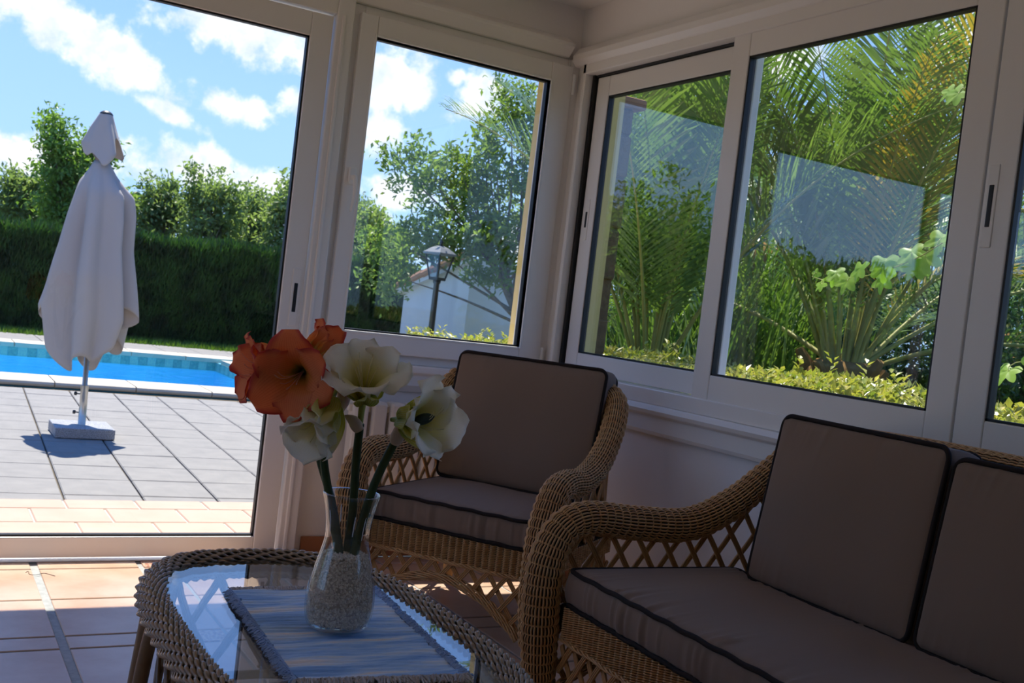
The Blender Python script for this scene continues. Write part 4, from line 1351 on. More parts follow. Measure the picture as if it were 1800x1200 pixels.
zs = lambda pairs: (np.array([-p[0] for p in pairs]), np.array([p[1] for p in pairs]))
V = drape(1.82, lambda c, s, p: .36 + .36 * np.abs(c) ** 3 + .05 * np.sin(5 * p + 1) + .03 * np.sin(9 * p),
          zs([(1.82, .05), (1.75, .09), (1.66, .145), (1.2, .225), (.75, .335), (.3, .26)]), zs([(1.82, .045), (1.72, .10), (1.58, .205), (1.2, .205), (.70, .27), (.3, .18)]),
          zs([(1.82, .05), (1.6, .13), (1.0, .18), (.3, .13)]), 8, .20, 3)
o = MB().grid(V, closed_v=True).build('canopy', M['canvas'], par, smooth=True)
o.modifiers.new('thick', 'SOLIDIFY').thickness = .003
V = drape(2.155, lambda c, s, p: 1.80 + .15 * np.abs(c) ** 2 + .05 * np.sin(4 * p + .6),
          zs([(2.16, .042), (2.05, .095), (1.94, .145), (1.75, .07)]), zs([(2.16, .042), (2.05, .075), (1.87, .140), (1.75, .09)]),
          zs([(2.16, .042), (1.8, .10)]), 4, .09, 8)
o = MB().grid(V, closed_v=True).build('vent_flap', M['canvas'], par, smooth=True)
o.modifiers.new('thick', 'SOLIDIFY').thickness = .003
c_ = axp(2.155)
MB().lathe([(0, .030), (.022, .028), (.040, .016), (.048, .004), (.046, -.004), (0, -.006)], 20, tuple(c_)).build('cap', M['black'], par, smooth=True)

# ---- clipped cypress hedge behind the pool
rs = np.random.default_rng(101)
hedge = empty('cypress_hedge', (0, 15.8, -.2), label='tall clipped dark green cypress hedge behind the swimming pool', cat='hedge')
HX0, HX1, HY0, HY1 = -36.0, 6.3, 15.35, 16.5
htop = lambda x: 1.50 + .028 * (np.maximum(x, -3.0) + 1.3) + .03 * np.sin(x * 3.1) + .02 * np.sin(x * 7.7)
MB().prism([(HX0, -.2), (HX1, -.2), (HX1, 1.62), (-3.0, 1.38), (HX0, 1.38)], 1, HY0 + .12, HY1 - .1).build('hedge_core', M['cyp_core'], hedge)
n = 52000
x = rs.uniform(-5.0, HX1, n); z = rs.uniform(-.18, 1, n)
z = -.15 + rs.uniform(0, 1, n) * (htop(x) + .15)
P = np.stack([x, HY0 + .12 - .10 * (np.sin(x * 2.3) * np.sin(z * 3 + x) * .5 + .5) + rs.uniform(-.03, .06, n), z], 1)
D = np.stack([rs.normal(0, .3, n), -rs.uniform(.1, .7, n), rs.uniform(.5, 1.2, n)], 1)
mb = leaves(MB(), P, D, rs.uniform(.07, .16, n), rs.uniform(.016, .032, n), rs, upbias=.1)
n = 16000
x = rs.uniform(-5.0, HX1, n)
P = np.stack([x, rs.uniform(HY0 + .02, HY1, n), htop(x) - rs.uniform(.0, .12, n)], 1)
D = np.stack([rs.normal(0, .35, n), rs.normal(0, .35, n), rs.uniform(.5, 1.2, n)], 1)
leaves(mb, P, D, rs.uniform(.12, .30, n), rs.uniform(.022, .040, n), rs, upbias=.1)
mb.build('foliage', M['cypress'], hedge, kind='stuff')
refl_hedge = empty('reflection_hedge', (-22, 18.2, -.2), label='tall dark cypress hedge added out of view at far left to cut off reflected sky', cat='hedge')  # unseen hedge added to end the sky reflected in the sliding windows
MB().box(-36, -8.8, 17.6, 18.8, -.2, 3.2).build('hedge_core', M['cyp_core'], refl_hedge)
n = 9000
x = rs.uniform(-36, -8.7, n)
P = np.stack([x, rs.uniform(17.4, 18.0, n), rs.uniform(2.2, 3.4, n) + .15 * np.sin(x * 1.7)], 1)
D = np.stack([rs.normal(0, .3, n), -rs.uniform(.0, .5, n), rs.uniform(.5, 1.2, n)], 1)
leaves(MB(), P, D, rs.uniform(.25, .5, n), rs.uniform(.06, .1, n), rs, upbias=.1).build('foliage', M['cypress'], refl_hedge, kind='stuff')
n = 15000
P = np.stack([rs.uniform(-5, 4.5, n), rs.uniform(14.35, 15.45, n), np.full(n, -.2)], 1)
D = np.stack([rs.normal(0, .4, n), rs.normal(0, .4, n), np.ones(n)], 1)
tag(leaves(MB(), P, D, rs.uniform(.05, .16, n), .012, rs, upbias=0).build('grass_strip', M['grass']), 'strip of rough grass at the foot of the cypress hedge', 'grass', kind='stuff')


def tree(name, label, group, base, clusters, nclu, nleaf, lsize, mat, seed, cr_=.14, trunk_r=.06, bark='bark', cat='tree', droop=0.0, branches=True, nbr=60):
    """Trunk, branches reaching into ellipsoid crowns, and tufts of leaves at their ends."""
    rs = np.random.default_rng(seed)
    R = empty(name, tuple(base), label=label, cat=cat, group=group)
    C = []
    wts = np.array([c[1][0] * c[1][1] * c[1][2] for c in clusters]) ** .75; wts /= wts.sum()
    for (c, r), wgt in zip(clusters, wts):
        k = max(3, int(nclu * wgt))
        d = rand_unit(k, rs) * (rs.uniform(0, 1, (k, 1)) ** .42)
        C.append(np.array(c) + d * np.array(r))
    C = np.vstack(C)
    zlo = min(c[0][2] for c in clusters)
    top = np.mean([c[0] for c in clusters], axis=0)
    mid = base + (top - base) * .45
    P = spline([base, base + (mid - base) * .5 + rs.normal(0, .05, 3), mid, base + (top - base) * .8], n=14)
    MB().tube(P, np.linspace(trunk_r, trunk_r * .35, 14), 8).build('trunk', M[bark], R, smooth=True)
    if branches:
        br = MB()
        for c in C[rs.permutation(len(C))[:min(nbr, len(C))]]:
            j = rs.integers(7, 14)
            p0 = P[j]
            if c[2] < p0[2] - .15: continue
            Q = spline([p0, p0 + (c - p0) * .5 + rs.normal(0, .08, 3) + (0, 0, .05), c], n=7)
            br.tube(Q, np.linspace(trunk_r * .28, trunk_r * .06, 7), 5, cap=False)
        br.build('branches', M[bark], R, smooth=True)
    per = max(4, int(nleaf / len(C)))
    Pp = np.repeat(C, per, 0) + rs.normal(size=(len(C) * per, 3)) * cr_ * np.array((1, 1, .75))
    D = rand_unit(len(Pp), rs) + np.array((0, 0, .35 - droop))
    leaves(MB(), Pp, D, rs.uniform(.7, 1.3, len(Pp)) * lsize, rs.uniform(.38, .55, len(Pp)) * lsize, rs, upbias=.5).build('foliage', mat, R, kind='stuff')
    return R


# ---- orchard trees beyond the hedge
def back_tree(px, top, wpx, d, label, seed, mat='leaf_far', nleaf=5200, low=430):
    b = at(px, 600, d); zt_ = at(px, top, d)[2]
    s = d / 1859.0
    b = np.array((b[0], b[1], -.2))
    c = np.array((b[0], b[1], (zt_ + .9) / 2)); h = (zt_ - .9) / 2
    cl = [(c, (wpx * s, wpx * s * .8, h * .82)), (c + (0, 0, h * .45), (wpx * s * .55, wpx * s * .5, h * .62))]
    rs_ = np.random.default_rng(seed)
    for k in range(7):
        cl.append((c + np.array((rs_.uniform(-.9, .9) * wpx * s, rs_.uniform(-.4, .4), h * rs_.uniform(.55, .95))), (wpx * s * .10, wpx * s * .10, h * .30)))
    return tree('orchard_tree', label, 'trees beyond the cypress hedge', b, cl, 110, nleaf, .14, M[mat], seed, cr_=.14, trunk_r=.07)


back_tree(92, 222, 62, 24, 'tallest dark green tree beyond the hedge, left of the parasol', 201, 'leaf_tall', 9500)
back_tree(8, 300, 60, 25, 'pale green tree beyond the hedge at the left edge of the glass door', 202)
back_tree(255, 318, 52, 26, 'light green tree beyond the hedge just right of the parasol', 203)
back_tree(352, 308, 60, 25, 'light green tree beyond the hedge in the middle of the glass door', 204)
back_tree(418, 338, 48, 27, 'low light green tree beyond the hedge, second from the door stile', 205)
back_tree(487, 306, 52, 25, 'light green tree beyond the hedge nearest the door stile', 206)
back_tree(165, 330, 60, 26, 'shorter green tree beyond the hedge half hidden by the parasol', 207, 'leaf_tall')
for _p, _l, _h in (((-9.5, 17.6, -.2), 'tall dark tree left of the pool, beyond the hedge', 4.6), ((-13.4, 17.4, -.2), 'tallest dark tree far left of the pool, beyond the hedge', 5.0),
                   ((-15.6, 15.2, -.2), 'lower dark tree far left of the pool', 3.3),
                   ((-19.2, 12.2, -.2), 'second lower dark tree far left of the pool', 3.4), ((-22.0, 9.0, -.2), 'third lower dark tree far left of the pool', 3.5)):
    _c = np.array((_p[0], _p[1], _h * .55))
    tree('orchard_tree', _l, 'trees beyond the cypress hedge', np.array(_p), [(_c, (2.1, 1.6, _h * .45))], 120, 7000, .2, M['leaf_tall'], int(abs(_p[0]) * 10), cr_=.25, trunk_r=.1)
back_tree(590, 345, 60, 27, 'green tree beyond the hedge between the door and the garden window', 208)
back_tree(660, 385, 60, 26, 'green tree beyond the hedge at the left edge of the garden window', 209)

# ---- white shed with a sloping tiled roof
A = at(702, 590, 17.6); B = at(815, 590, 16.0); Cc = at(1010, 590, 18.6)
za, zb = at(704, 512, 17.6)[2], at(820, 462, 16.0)[2]
A[2] = B[2] = Cc[2] = -.2
Dd = A + (Cc - B)
shed = empty('garden_shed', tuple((A + Cc) / 2 * (1, 1, 0) + np.array((0, 0, -.2))), label='white rendered garden shed with a sloping tiled roof behind the lamp post', cat='shed')
up = lambda p, z: np.array((p[0], p[1], z))
V = [A, B, Cc, Dd, up(A, za), up(B, zb), up(Cc, zb), up(Dd, za)]
MB().add(V, [(0, 1, 5, 4), (1, 2, 6, 5), (2, 3, 7, 6), (3, 0, 4, 7), (4, 5, 6, 7)]).build('wall', M['shed'], shed)
oA = up(A, za) + (A - B) / np.linalg.norm(A - B) * .18 - np.array((0, 0, .05)); oB = up(B, zb)
side = (A - Dd) / np.linalg.norm(A - Dd) * .14
rp = [oA + side, oB + side, up(Cc, zb) - side, oA + (Cc - B) - side]
V = [p for p in rp] + [p + np.array((0, 0, .09)) for p in rp]
rf = MB().add(V, [(3, 2, 1, 0), (4, 5, 6, 7), (0, 1, 5, 4), (1, 2, 6, 5), (2, 3, 7, 6), (3, 0, 4, 7)]).build('roof', M['shed'], shed)
for k in range(7):
    t0 = k / 7.0
    p0 = oA + side * 1.05 + (oB - oA) * t0; p1 = oA + side * 1.05 + (oB - oA) * (t0 + 1 / 7.2)
    MB().tube(np.array([p0 + (0, 0, .115), p1 + (0, 0, .13)]), .06, 8).build('roof_tile', M['rooft'], rf)

# ---- lamp post
Lb = at(757, 588, 13.4); Lx, Ly = Lb[0], Lb[1]
lp = empty('lamp_post', (Lx, Ly, -.2), label='black garden lamp post with a four-sided lantern in front of the shed', cat='lamp post')
zr, ze, zg, zc = at(768, 433, 13.4)[2], at(768, 445, 13.4)[2], at(764, 487, 13.4)[2], at(764, 492, 13.4)[2]
MB().lathe([(0, -.2), (.09, -.2), (.085, -.1), (.05, -.06), (.042, .2), (.036, zc - .05), (.05, zc - .03), (.05, zc), (0, zc)], 14, (Lx, Ly, 0)).build('post', M['black'], lp, smooth=True)


def frustum(z0, a0_, z1, a1_, ang=.35):
    r = []
    for z, a in ((z0, a0_), (z1, a1_)):
        for k in range(4):
            t = ang + PI / 4 + k * PI / 2
            r.append((Lx + a * 1.414 * math.cos(t), Ly + a * 1.414 * math.sin(t), z))
    return np.array(r)


def frm(V, name, mat):
    return MB().add(V, [(0, 1, 5, 4), (1, 2, 6, 5), (2, 3, 7, 6), (3, 0, 4, 7), (3, 2, 1, 0), (4, 5, 6, 7)]).build(name, mat, lp)


ln = frm(frustum(zc, .075, zg, .078), 'lantern_base', M['black'])
Vf = frustum(zg, .072, ze - .01, .128)
for k in range(4):
    MB().tube(np.array([Vf[k], Vf[4 + k]]), .012, 6).build('lantern_bar', M['black'], lp)
    a_, b_, c__, d__ = Vf[k], Vf[(k + 1) % 4], Vf[4 + (k + 1) % 4], Vf[4 + k]
    MB().add([a_, b_, c__, d__], [(0, 1, 2, 3)]).build('lantern_pane', M['lampglass'], lp)
MB().tube(np.array([(Lx, Ly, zg), (Lx, Ly, ze - .06)]), .018, 8).build('lamp_holder', M['black'], lp)
M['lamp_roof'] = pbr('weathered_lantern_roof', (.16, .17, .18), .45, .5)
rf = frm(frustum(ze - .02, .150, ze + .005, .156), 'lantern_eave', M['lamp_roof'])
frm(frustum(ze + .005, .150, zr - .02, .085), 'lantern_roof', M['lamp_roof'])
frm(frustum(zr - .02, .085, zr + .01, .03), 'lantern_crown', M['lamp_roof'])
MB().lathe([(0, 0), (.03, .0), (.02, .03), (.028, .05), (.012, .075), (0, .085)], 10, (Lx, Ly, zr + .008)).build('finial', M['black'], lp, smooth=True)

# ---- broad-leaved tree hanging over the shed
s = 14.6 / 1859
cb = at(1000, 600, 14.6)
cl = [(at(885, 330, 14.6), (90 * s, .8, 120 * s)), (at(905, 205, 14.6), (60 * s, .6, 70 * s)), (at(775, 335, 14.4), (85 * s, .7, 80 * s)),
      (at(725, 425, 14.2), (90 * s, .7, 50 * s)), (at(685, 490, 14.0), (45 * s, .5, 36 * s)), (at(850, 425, 14.2), (90 * s, .7, 50 * s)),
      (at(720, 280, 14.6), (50 * s, .4, 40 * s)), (at(865, 490, 14.0), (45 * s, .3, 22 * s)), (at(1010, 330, 14.8), (90 * s, .9, 180 * s))]
tree('carob_tree', 'broad-leaved green tree hanging over the white shed outside the garden window', None, np.array((cb[0], cb[1], -.2)), cl, 250, 14500, .098,
     M['leaf_carob'], 303, cr_=.105, trunk_r=.09, droop=.1, nbr=36)

# ---- rough stone pier beyond the house corner
pier = empty('stone_pier', (.25, .08, -.2), label='rough brown stone pier beside the yellow house corner', cat='pillar')
z = -.2; k = 0
while z < 2.05:
    h = rs.uniform(.13, .24)
    w1, w2 = rs.uniform(-.012, .012), rs.uniform(-.015, .02)
    MB().box(.165, .315 + w2, -.03 + w1, .16, z, min(z + h - .008, 2.08)).build('stone', M['stone'], pier, bevel=.012)
    z += h; k += 1
MB().box(.160, .36, -.06, .18, 2.08, 2.13).build('cap_tile', M['rooft'], pier, bevel=.012)
MB().box(.170, .305, -.02, .15, -.2, 2.08).build('mortar_core', M['stone'], pier)

# ---- low golden hedge under the windows
rs = np.random.default_rng(404)
lh = empty('euonymus_hedge', (.9, 0, -.2), label='low clipped golden green hedge under the sliding windows', cat='hedge')
ltop = lambda x, y: .93 - .045 * np.clip(y, 0, 4) + .03 * np.sin(y * 5.1) + .02 * np.sin(y * 13 + x * 9) + .02 * np.clip(-y - 1.0, 0, 2)
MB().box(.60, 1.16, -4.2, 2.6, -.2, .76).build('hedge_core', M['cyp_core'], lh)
n = 17000
y = rs.uniform(-4.2, 2.7, n); x = rs.uniform(.50, 1.25, n)
P = np.stack([x, y, ltop(x, y) - rs.exponential(.03, n)], 1)
D = np.stack([rs.normal(0, .7, n), rs.normal(0, .7, n), rs.uniform(.1, 1.1, n)], 1)
mb = leaves(MB(), P, D, rs.uniform(.028, .05, n), rs.uniform(.015, .026, n), rs, upbias=.75, fold=.2)
n = 9000
y = rs.uniform(-4.2, 2.7, n); z = rs.uniform(.2, .9, n)
P = np.stack([.55 + rs.uniform(-.04, .05, n), y, z], 1)
D = np.stack([-rs.uniform(.2, 1, n), rs.normal(0, .7, n), rs.uniform(-.1, 1.0, n)], 1)
leaves(mb, P, D, rs.uniform(.028, .05, n), rs.uniform(.015, .026, n), rs, upbias=.75, fold=.2)
# taller sprigs
for k in range(46):
    yy, xx = rs.uniform(-3.2, 2.6), rs.uniform(.55, 1.1)
    hgt = rs.uniform(.05, .13)
    m_n = 12
    P = np.stack([xx + rs.normal(0, .008, m_n), yy + rs.normal(0, .008, m_n), ltop(xx, yy) + np.linspace(-.03, hgt, m_n)], 1)
    a = rs.uniform(0, 2 * PI, m_n)
    D = np.stack([np.cos(a), np.sin(a), np.full(m_n, .7)], 1)
    leaves(mb, P, D, rs.uniform(.03, .048, m_n), .021, rs, upbias=.8)
mb.build('foliage', M['leaf_euo'], lh, kind='stuff')


# ---- palms
def frond(parent, base, azim, elev, L, droop, mat, seed, width=.42, nl=64, curl=0.0):
    rs = np.random.default_rng(seed)
    n = 26
    t = np.linspace(0, 1, n)
    e = elev - droop * t ** 1.6
    hd = np.array((math.cos(azim), math.sin(azim), 0)); sdv = np.array((-math.sin(azim), math.cos(azim), 0))
    T = np.cos(e)[:, None] * hd + np.sin(e)[:, None] * np.array((0, 0, 1.0)) + (curl * t)[:, None] * sdv
    T /= np.linalg.norm(T, axis=1, keepdims=True)
    P = base + np.vstack([np.zeros(3), np.cumsum(T[:-1] * L / (n - 1), axis=0)])
    fr = MB().tube(P, (.003 + .015 * (1 - t) ** 1.4) * (L / 2.6), 6).build('frond', M['rachis'], parent, smooth=True)
    tt = np.repeat(np.linspace(.20, .995, nl), 2); sg = np.tile((1, -1), nl)
    ip = lambda A_: np.stack([np.interp(tt, t, A_[:, k]) for k in range(3)], 1)
    Pb, Tb = ip(P), ip(T)
    Sd = np.cross(Tb, np.array((0, 0, 1.0))); ln_ = np.linalg.norm(Sd, axis=1, keepdims=True)
    Sd = np.where(ln_ > .15, Sd / np.maximum(ln_, 1e-6), sdv * -1.0)
    Nn_ = np.cross(Sd, Tb)
    ll = width * (np.sin(PI * np.clip((tt - .2) / .8, 0, 1) ** .75) ** .6 * .92 + .12) * rs.uniform(.85, 1.12, len(tt))
    fw = .55 + .55 * tt
    D = Sd * sg[:, None] + Tb * fw[:, None] + Nn_ * rs.normal(.32, .12, len(tt))[:, None]
    D /= np.linalg.norm(D, axis=1, keepdims=True)
    w = .013 + .010 * np.sin(PI * tt)
    wv = np.cross(D, Nn_); wv /= np.linalg.norm(wv, axis=1, keepdims=True) + 1e-9
    dn = np.array((0, 0, -1.0)) * (ll * rs.uniform(.03, .16, len(tt)))[:, None]
    a = Pb; m1 = Pb + D * (ll * .45)[:, None]; m2 = Pb + D * (ll * .78)[:, None] + dn * .45; c = Pb + D * ll[:, None] + dn
    fold = Nn_ * (w * .35)[:, None]
    V = np.stack([a, m1 + wv * (w * .5)[:, None] + fold, m1 - wv * (w * .5)[:, None] + fold,
                  m2 + wv * (w * .36)[:, None] + fold, m2 - wv * (w * .36)[:, None] + fold, c], 1).reshape(-1, 3)
    i = np.arange(len(tt))[:, None] * 6
    T3 = np.concatenate([i + (0, 1, 2), i + (3, 5, 4)], 0); Q4 = i + (1, 3, 4, 2)
    MB().add(V, Q4, T3).build('leaflets', mat, fr)
    return fr


def palm(name, label, crown, fronds, trunk_r, seed, stubs=14, house=True):
    rs = np.random.default_rng(seed)
    R = empty(name, (crown[0], crown[1], -.2), label=label, cat='palm tree')
    c = np.array(crown)
    pr = spline([(trunk_r * 1.05, 0, -.2), (trunk_r, 0, c[2] * .4), (trunk_r * 1.15, 0, c[2] - .12), (trunk_r * .7, 0, c[2] + .05)], n=14)[:, [0, 2]]
    MB().lathe(np.vstack([pr, [(0, c[2] + .08)]]), 16, (c[0], c[1], 0)).build('trunk', M['palm_base'], R, smooth=True)
    for k in range(stubs):
        a = k * 2.399; zz = c[2] - .02 - .022 * k
        p = np.array((c[0] + trunk_r * .85 * math.cos(a), c[1] + trunk_r * .85 * math.sin(a), zz))
        d = np.array((math.cos(a) * .5, math.sin(a) * .5, .85))
        MB().tube(np.array([p, p + d * .09, p + d * .17]), np.array([.055, .045, .028]), 6).build('leaf_boot', M['palm_base'], R)
    for k, (azd, el_, L, dr, dry) in enumerate(fronds):
        if 120 < azd % 360 < 275 and el_ < 66 and house: el_, dr, L = 66 + (azd * 7) % 14, dr * .5, L * .8
        a = math.radians(azd)
        b = c + np.array((math.cos(a), math.sin(a), 0)) * trunk_r * .45 + np.array((0, 0, rs.uniform(-.05, .06)))
        frond(R, b, a, math.radians(el_), L, math.radians(dr), M['palm_dry'] if dry else M['palm'], seed * 100 + k, width=.50 if L > 2 else .36, curl=rs.normal(0, .12))
    return R


def spread(n, e0, e1, L0, L1, d0, d1, seed, dry=.08):
    rs = np.random.default_rng(seed)
    out = []
    for k in range(n):
        t = k / (n - 1)
        out.append((k * 137.5 + rs.normal(0, 9), e0 + (e1 - e0) * t + rs.normal(0, 4), rs.uniform(L0, L1), d0 + (d1 - d0) * t + rs.normal(0, 8), rs.uniform() < dry))
    return out


# camera looks along about +60 degrees azimuth; left of frame is about 150, right about -30
palm('date_palm', 'large date palm with arching fronds outside the middle sliding window', at(1480, 648, 7.0),
     spread(24, 84, 24, 2.4, 3.0, 25, 105, 1) + [(-30, 72, 2.1, 190, True), (150, 66, 2.7, 75, False), (165, 55, 2.6, 90, False), (140, 40, 2.3, 80, False),
                                                 (-20, 80, 3.0, 40, False), (240, 84, 3.1, 16, False), (255, 80, 3.0, 22, False), (225, 78, 2.9, 24, False)], .24, 11)
palm('date_palm', 'young date palm with upright fronds outside the left sliding window', at(1140, 668, 6.6),
     spread(17, 86, 62, 2.0, 2.5, 15, 55, 2, .0) + [(150, 70, 2.2, 60, False), (240, 86, 2.5, 8, False), (240, 78, 2.3, 14, False)], .13, 12, 8)
palm('date_palm', 'tall date palm with drooping fronds rising behind the window mullion', at(1345, 440, 10.0),
     spread(17, 78, 5, 1.7, 2.3, 40, 110, 3, .1), .22, 13, house=False)
palm('date_palm', 'date palm at the far right of the garden behind the last sliding window', at(1790, 600, 8.6),
     spread(14, 78, 20, 2.0, 2.6, 40, 110, 4, .0), .22, 14)

# ---- reeds
rs = np.random.default_rng(606)
rc = at(1255, 660, 8.4)
reed = empty('reed_clump', (rc[0], rc[1], -.2), label='tall clump of thin arching reeds between the palms', cat='reeds')
mb = MB()
nb, ns = 620, 8
t = np.linspace(0, 1, ns)
az_ = rs.uniform(0, 2 * PI, nb); le = rs.uniform(1.6, 3.0, nb); bend = rs.uniform(.2, 1.3, nb) ** 1.3
bx_, by_ = rc[0] + rs.normal(0, .45, nb), rc[1] + rs.normal(0, .45, nb)
el_ = (PI / 2 - rs.uniform(.02, .25, nb))[:, None] - bend[:, None] * t[None] ** 2
hx_, hz_ = np.cumsum(np.cos(el_) * (le / ns)[:, None], 1), np.cumsum(np.sin(el_) * (le / ns)[:, None], 1)
Pc_ = np.stack([bx_[:, None] + hx_ * np.cos(az_)[:, None], by_[:, None] + hx_ * np.sin(az_)[:, None], -.2 + hz_], -1)
wv = np.stack([-np.sin(az_), np.cos(az_), 0 * az_], 1)[:, None, :] * (.011 * (1 - t ** 2) + .0015)[None, :, None]
V = np.stack([Pc_ - wv, Pc_ + wv], 2)
g = gridq(ns, 2)
mb.add(V.reshape(-1, 3), (g[None] + (np.arange(nb) * ns * 2)[:, None, None]).reshape(-1, 4))
mb.build('blades', M['reed'], reed, kind='stuff')
MB().lathe([(0, -.2), (.45, -.2), (.40, -.05), (0, .0)], 14, (rc[0], rc[1], 0)).build('root_mound', M['soil'], reed, smooth=True)


# ---- shrubs and trees at the back of the palm garden
def bush(name, label, px, top, wpx, d, mat, nleaf, seed, ls=.07, group='shrubs behind the palms', cat='bush', zlow=-.1):
    s = d / 1859
    b = at(px, 600, d); zt_ = at(px, top, d)[2]
    c = np.array((b[0], b[1], (zt_ + zlow) / 2)); h = (zt_ - zlow) / 2
    return tree(name, label, group, np.array((b[0], b[1], -.2)), [(c, (wpx * s, wpx * s * .7, h))], 150, nleaf, ls, M[mat], seed, cr_=.13, trunk_r=.05, cat=cat)


bush('ivy_bush', 'dark glossy bush left of the large date palm', 1370, 520, 85, 8.8, 'leaf_ivy', 8500, 501, .06)
bush('ivy_bush', 'dark glossy bush behind the foot of the large date palm', 1510, 510, 110, 9.2, 'leaf_ivy', 9500, 502, .06)
bush('ivy_bush', 'dark glossy bush right of the large date palm', 1680, 500, 110, 9.0, 'leaf_ivy', 9500, 503, .06)
bush('ivy_bush', 'dark glossy bush seen through the rightmost sliding window', 1830, 430, 100, 7.4, 'leaf_ivy', 8500, 504, .06)
bush('olive_shrub', 'grey green shrub behind the young date palm', 1110, 460, 100, 9.6, 'leaf_pale', 9500, 505, .06)
bush('olive_shrub', 'grey green shrub between the young palm and the window mullion', 1240, 440, 100, 9.8, 'leaf_pale', 9500, 506, .06)
bush('garden_tree', 'leafy tree rising above the young date palm', 1120, 120, 90, 12.5, 'leaf_carob', 8000, 507, .09, 'trees behind the palms', 'tree', 1.2)
bush('garden_tree', 'leafy tree behind the mullion of the sliding windows', 1270, 200, 90, 13, 'leaf_far', 8000, 508, .1, 'trees behind the palms', 'tree', .8)
bush('garden_tree', 'leafy tree behind the large date palm', 1480, 290, 130, 13.5, 'leaf_far', 9000, 509, .1, 'trees behind the palms', 'tree', .6)
bush('garden_tree', 'leafy tree at the right behind the vine', 1700, 270, 120, 13, 'leaf_tall', 9000, 510, .1, 'trees behind the palms', 'tree', .6)


# ---- grape vine trailing past the windows
def vine_leaf_mesh(seed):
    rs = np.random.default_rng(seed)
    lobes = [(0, 1.0), (.22, .82), (.46, .56), (.72, .80), (1.0, .95), (1.25, .80), (1.48, .58), (1.75, .74), (2.1, .80), (2.5, .62), (2.9, .30)]
    pts = []
    for a, r in lobes: pts.append((a, r * rs.uniform(.94, 1.06)))
    out = [(math.sin(a) * r, math.cos(a) * r) for a, r in pts] + [(-math.sin(a) * r, math.cos(a) * r) for a, r in reversed(pts[1:])]
    # serrate
    ser = []
    for i in range(len(out)):
        p, q = np.array(out[i]), np.array(out[(i + 1) % len(out)])
        ser += [p, p * .55 + q * .45 + (p + q) * .02]
    ser = np.array(ser)
    n = len(ser)
    bend = lambda P: np.stack([P[:, 0], P[:, 1], -.22 * (P[:, 0] ** 2) + .10 * np.abs(P[:, 0]) - .16 * P[:, 1] ** 2 + .04 * np.sin(P[:, 0] * 7 + P[:, 1] * 5)], 1)
    V = np.vstack([bend(np.array([(0, -.05)])), bend(ser * .55), bend(ser)])
    T = [(0, 1 + i, 1 + (i + 1) % n) for i in range(n)]
    Q = [(1 + i, 1 + n + i, 1 + n + (i + 1) % n, 1 + (i + 1) % n) for i in range(n)]
    return MB().add(V * .052, Q, T).data('vine_leaf', M['leaf_vine'], smooth=True)


vl = [vine_leaf_mesh(k) for k in range(4)]


def vine(name, label, path, lv, seed, tend=()):
    rs = np.random.default_rng(seed)
    P = spline(path, n=40)
    R = empty(name, tuple(P[0]), label=label, cat='vine')
    MB().tube(P, np.linspace(.0035, .0018, 40), 6).build('cane', M['tendril'], R, smooth=True)
    for k, (t, side, sc, yaw) in enumerate(lv):
        p = P[int(t * 39)]
        q = p + np.array((rs.uniform(-.03, .03), rs.uniform(-.02, .02), side * rs.uniform(.03, .05)))
        MB().tube(spline([p, (p + q) / 2 + (0, 0, .01), q], n=6), .0012, 5).build('leaf_stalk', M['tendril'], R, smooth=True)
        o = place('vine_leaf', vl[k % 4], tuple(q), R, (0, 0, 0), (sc, sc, sc))
        # blade faces the window, tip hanging down and out
        nrm = Vector((-1, rs.normal(-.25, .35), rs.uniform(.15, .9))).normalized()
        tip = Vector((rs.normal(0, .3), yaw + rs.normal(0, .25), -1.0 * (1 if side < .5 else .6))).normalized()
        tip = (tip - nrm * tip.dot(nrm)).normalized()
        xx = tip.cross(nrm)
        o.rotation_euler = Matrix(((xx.x, tip.x, nrm.x), (xx.y, tip.y, nrm.y), (xx.z, tip.z, nrm.z))).to_euler()
    for k, (t, s_) in enumerate(tend):
        p = P[int(t * 39)]
        a = np.linspace(0, 5.5, 26)
        r_ = .030 * s_ * np.exp(-a / 4.0)
        c0 = p + np.array((0, 0, -.055 * s_))
        Q = np.stack([c0[0] + 0 * a, c0[1] + r_ * np.sin(a), c0[2] - r_ * np.cos(a)], 1)
        MB().tube(spline(np.vstack([p[None], p[None] + (0, -.01, -.02 * s_), Q[2:]]), n=50), .0010, 5).build('tendril', M['tendril'], R, smooth=True)
    return R


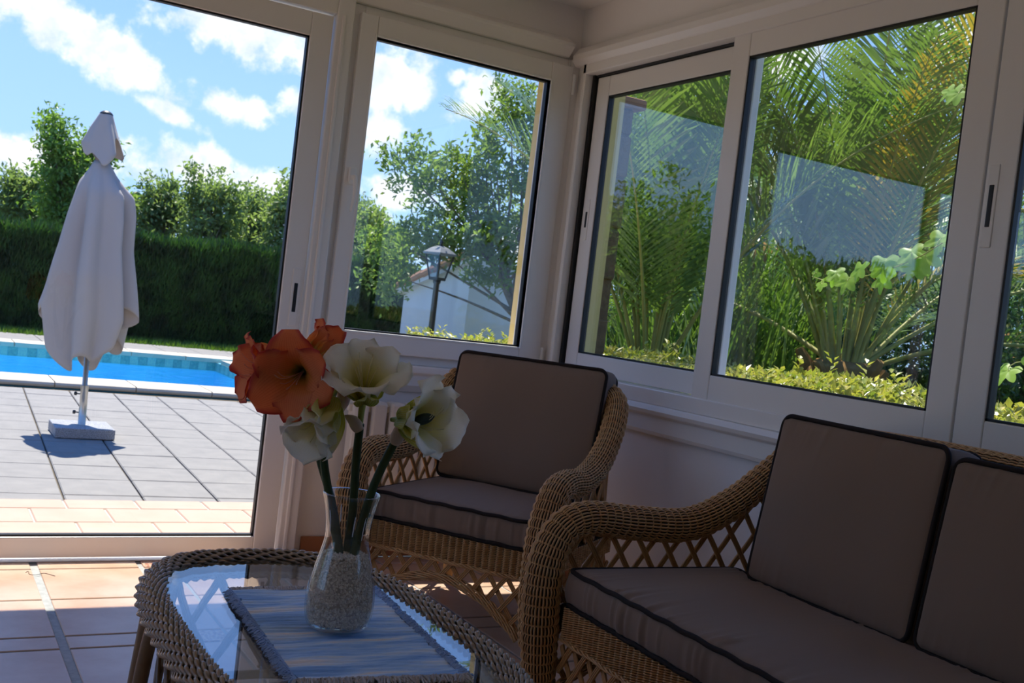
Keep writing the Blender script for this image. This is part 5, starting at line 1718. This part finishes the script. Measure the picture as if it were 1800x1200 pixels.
vine('grape_vine', 'bright green grape vine shoot trailing across the middle sliding window',
     [(.66, -2.55, .70), (.60, -2.25, 1.25), (.56, -1.98, 1.58), (.55, -1.80, 1.585), (.55, -1.665, 1.525), (.55, -1.538, 1.452), (.55, -1.40, 1.40), (.55, -1.242, 1.362), (.55, -1.10, 1.352), (.55, -1.03, 1.362)],
     [(0.620, .6, 1.25, -.2), (0.648, .9, 1.3, .4), (0.680, .5, 1.2, -.5), (0.688, -.3, 1.1, .2), (0.728, .9, 1.3, .2), (0.744, -.2, 1.3, -.3), (0.776, .8, 1.25, -.3), (0.792, -.4, 1.15, .1),
      (0.824, .8, 1.25, .3), (0.840, .1, 1.1, -.2), (0.864, -.5, 1.2, .2), (0.888, .6, 1.2, .1), (0.904, -.3, 1.1, .3), (0.944, .5, .95, -.1), (0.972, .3, .85, .3), (0.992, -.4, .75, .4), (1.000, .4, .6, .6)],
     71, ((.82, 1.1), (.865, 1.3), (.90, 1.0), (.80, .8)))
vine('grape_vine', 'small spray of grape leaves hanging at the top right of the middle sliding window',
     [(.155, -2.02, 2.24), (.34, -1.95, 2.16), (.50, -1.84, 2.08), (.55, -1.72, 2.04), (.55, -1.64, 2.03), (.55, -1.56, 2.01)],
     [(.25, -.9, 1.2, .2), (.55, -.6, 1.25, .3), (.75, .6, 1.2, .5), (.9, -.5, 1.1, .6), (1.0, .3, .9, .8)], 72)
vine('grape_vine', 'grape leaves hanging low behind the rightmost sliding window',
     [(.70, -2.7, .55), (.62, -2.5, .86), (.56, -2.25, 1.02), (.55, -2.12, 1.09), (.55, -1.98, 1.12), (.55, -1.93, 1.10)],
     [(.3, .6, 1.3, .2), (.6, .7, 1.4, .3), (.7, -.7, 1.3, .1), (.9, .4, 1.3, .4), (1.0, -.4, 1.1, .4)], 73)

# ---- a dark hair on the floor tiles by the door
hr_ = MB().tube(spline([(-2.077, -.169, .0010), (-2.067, -.155, .0012), (-2.066, -.192, .0010), (-2.044, -.201, .0014), (-2.019, -.181, .0010), (-1.988, -.219, .0010)], n=40), .0008, 5).build('thread', M['slot'], None, smooth=True)
tag(hr_, 'thin dark thread lying on the sunlit tiles inside the door', 'thread')
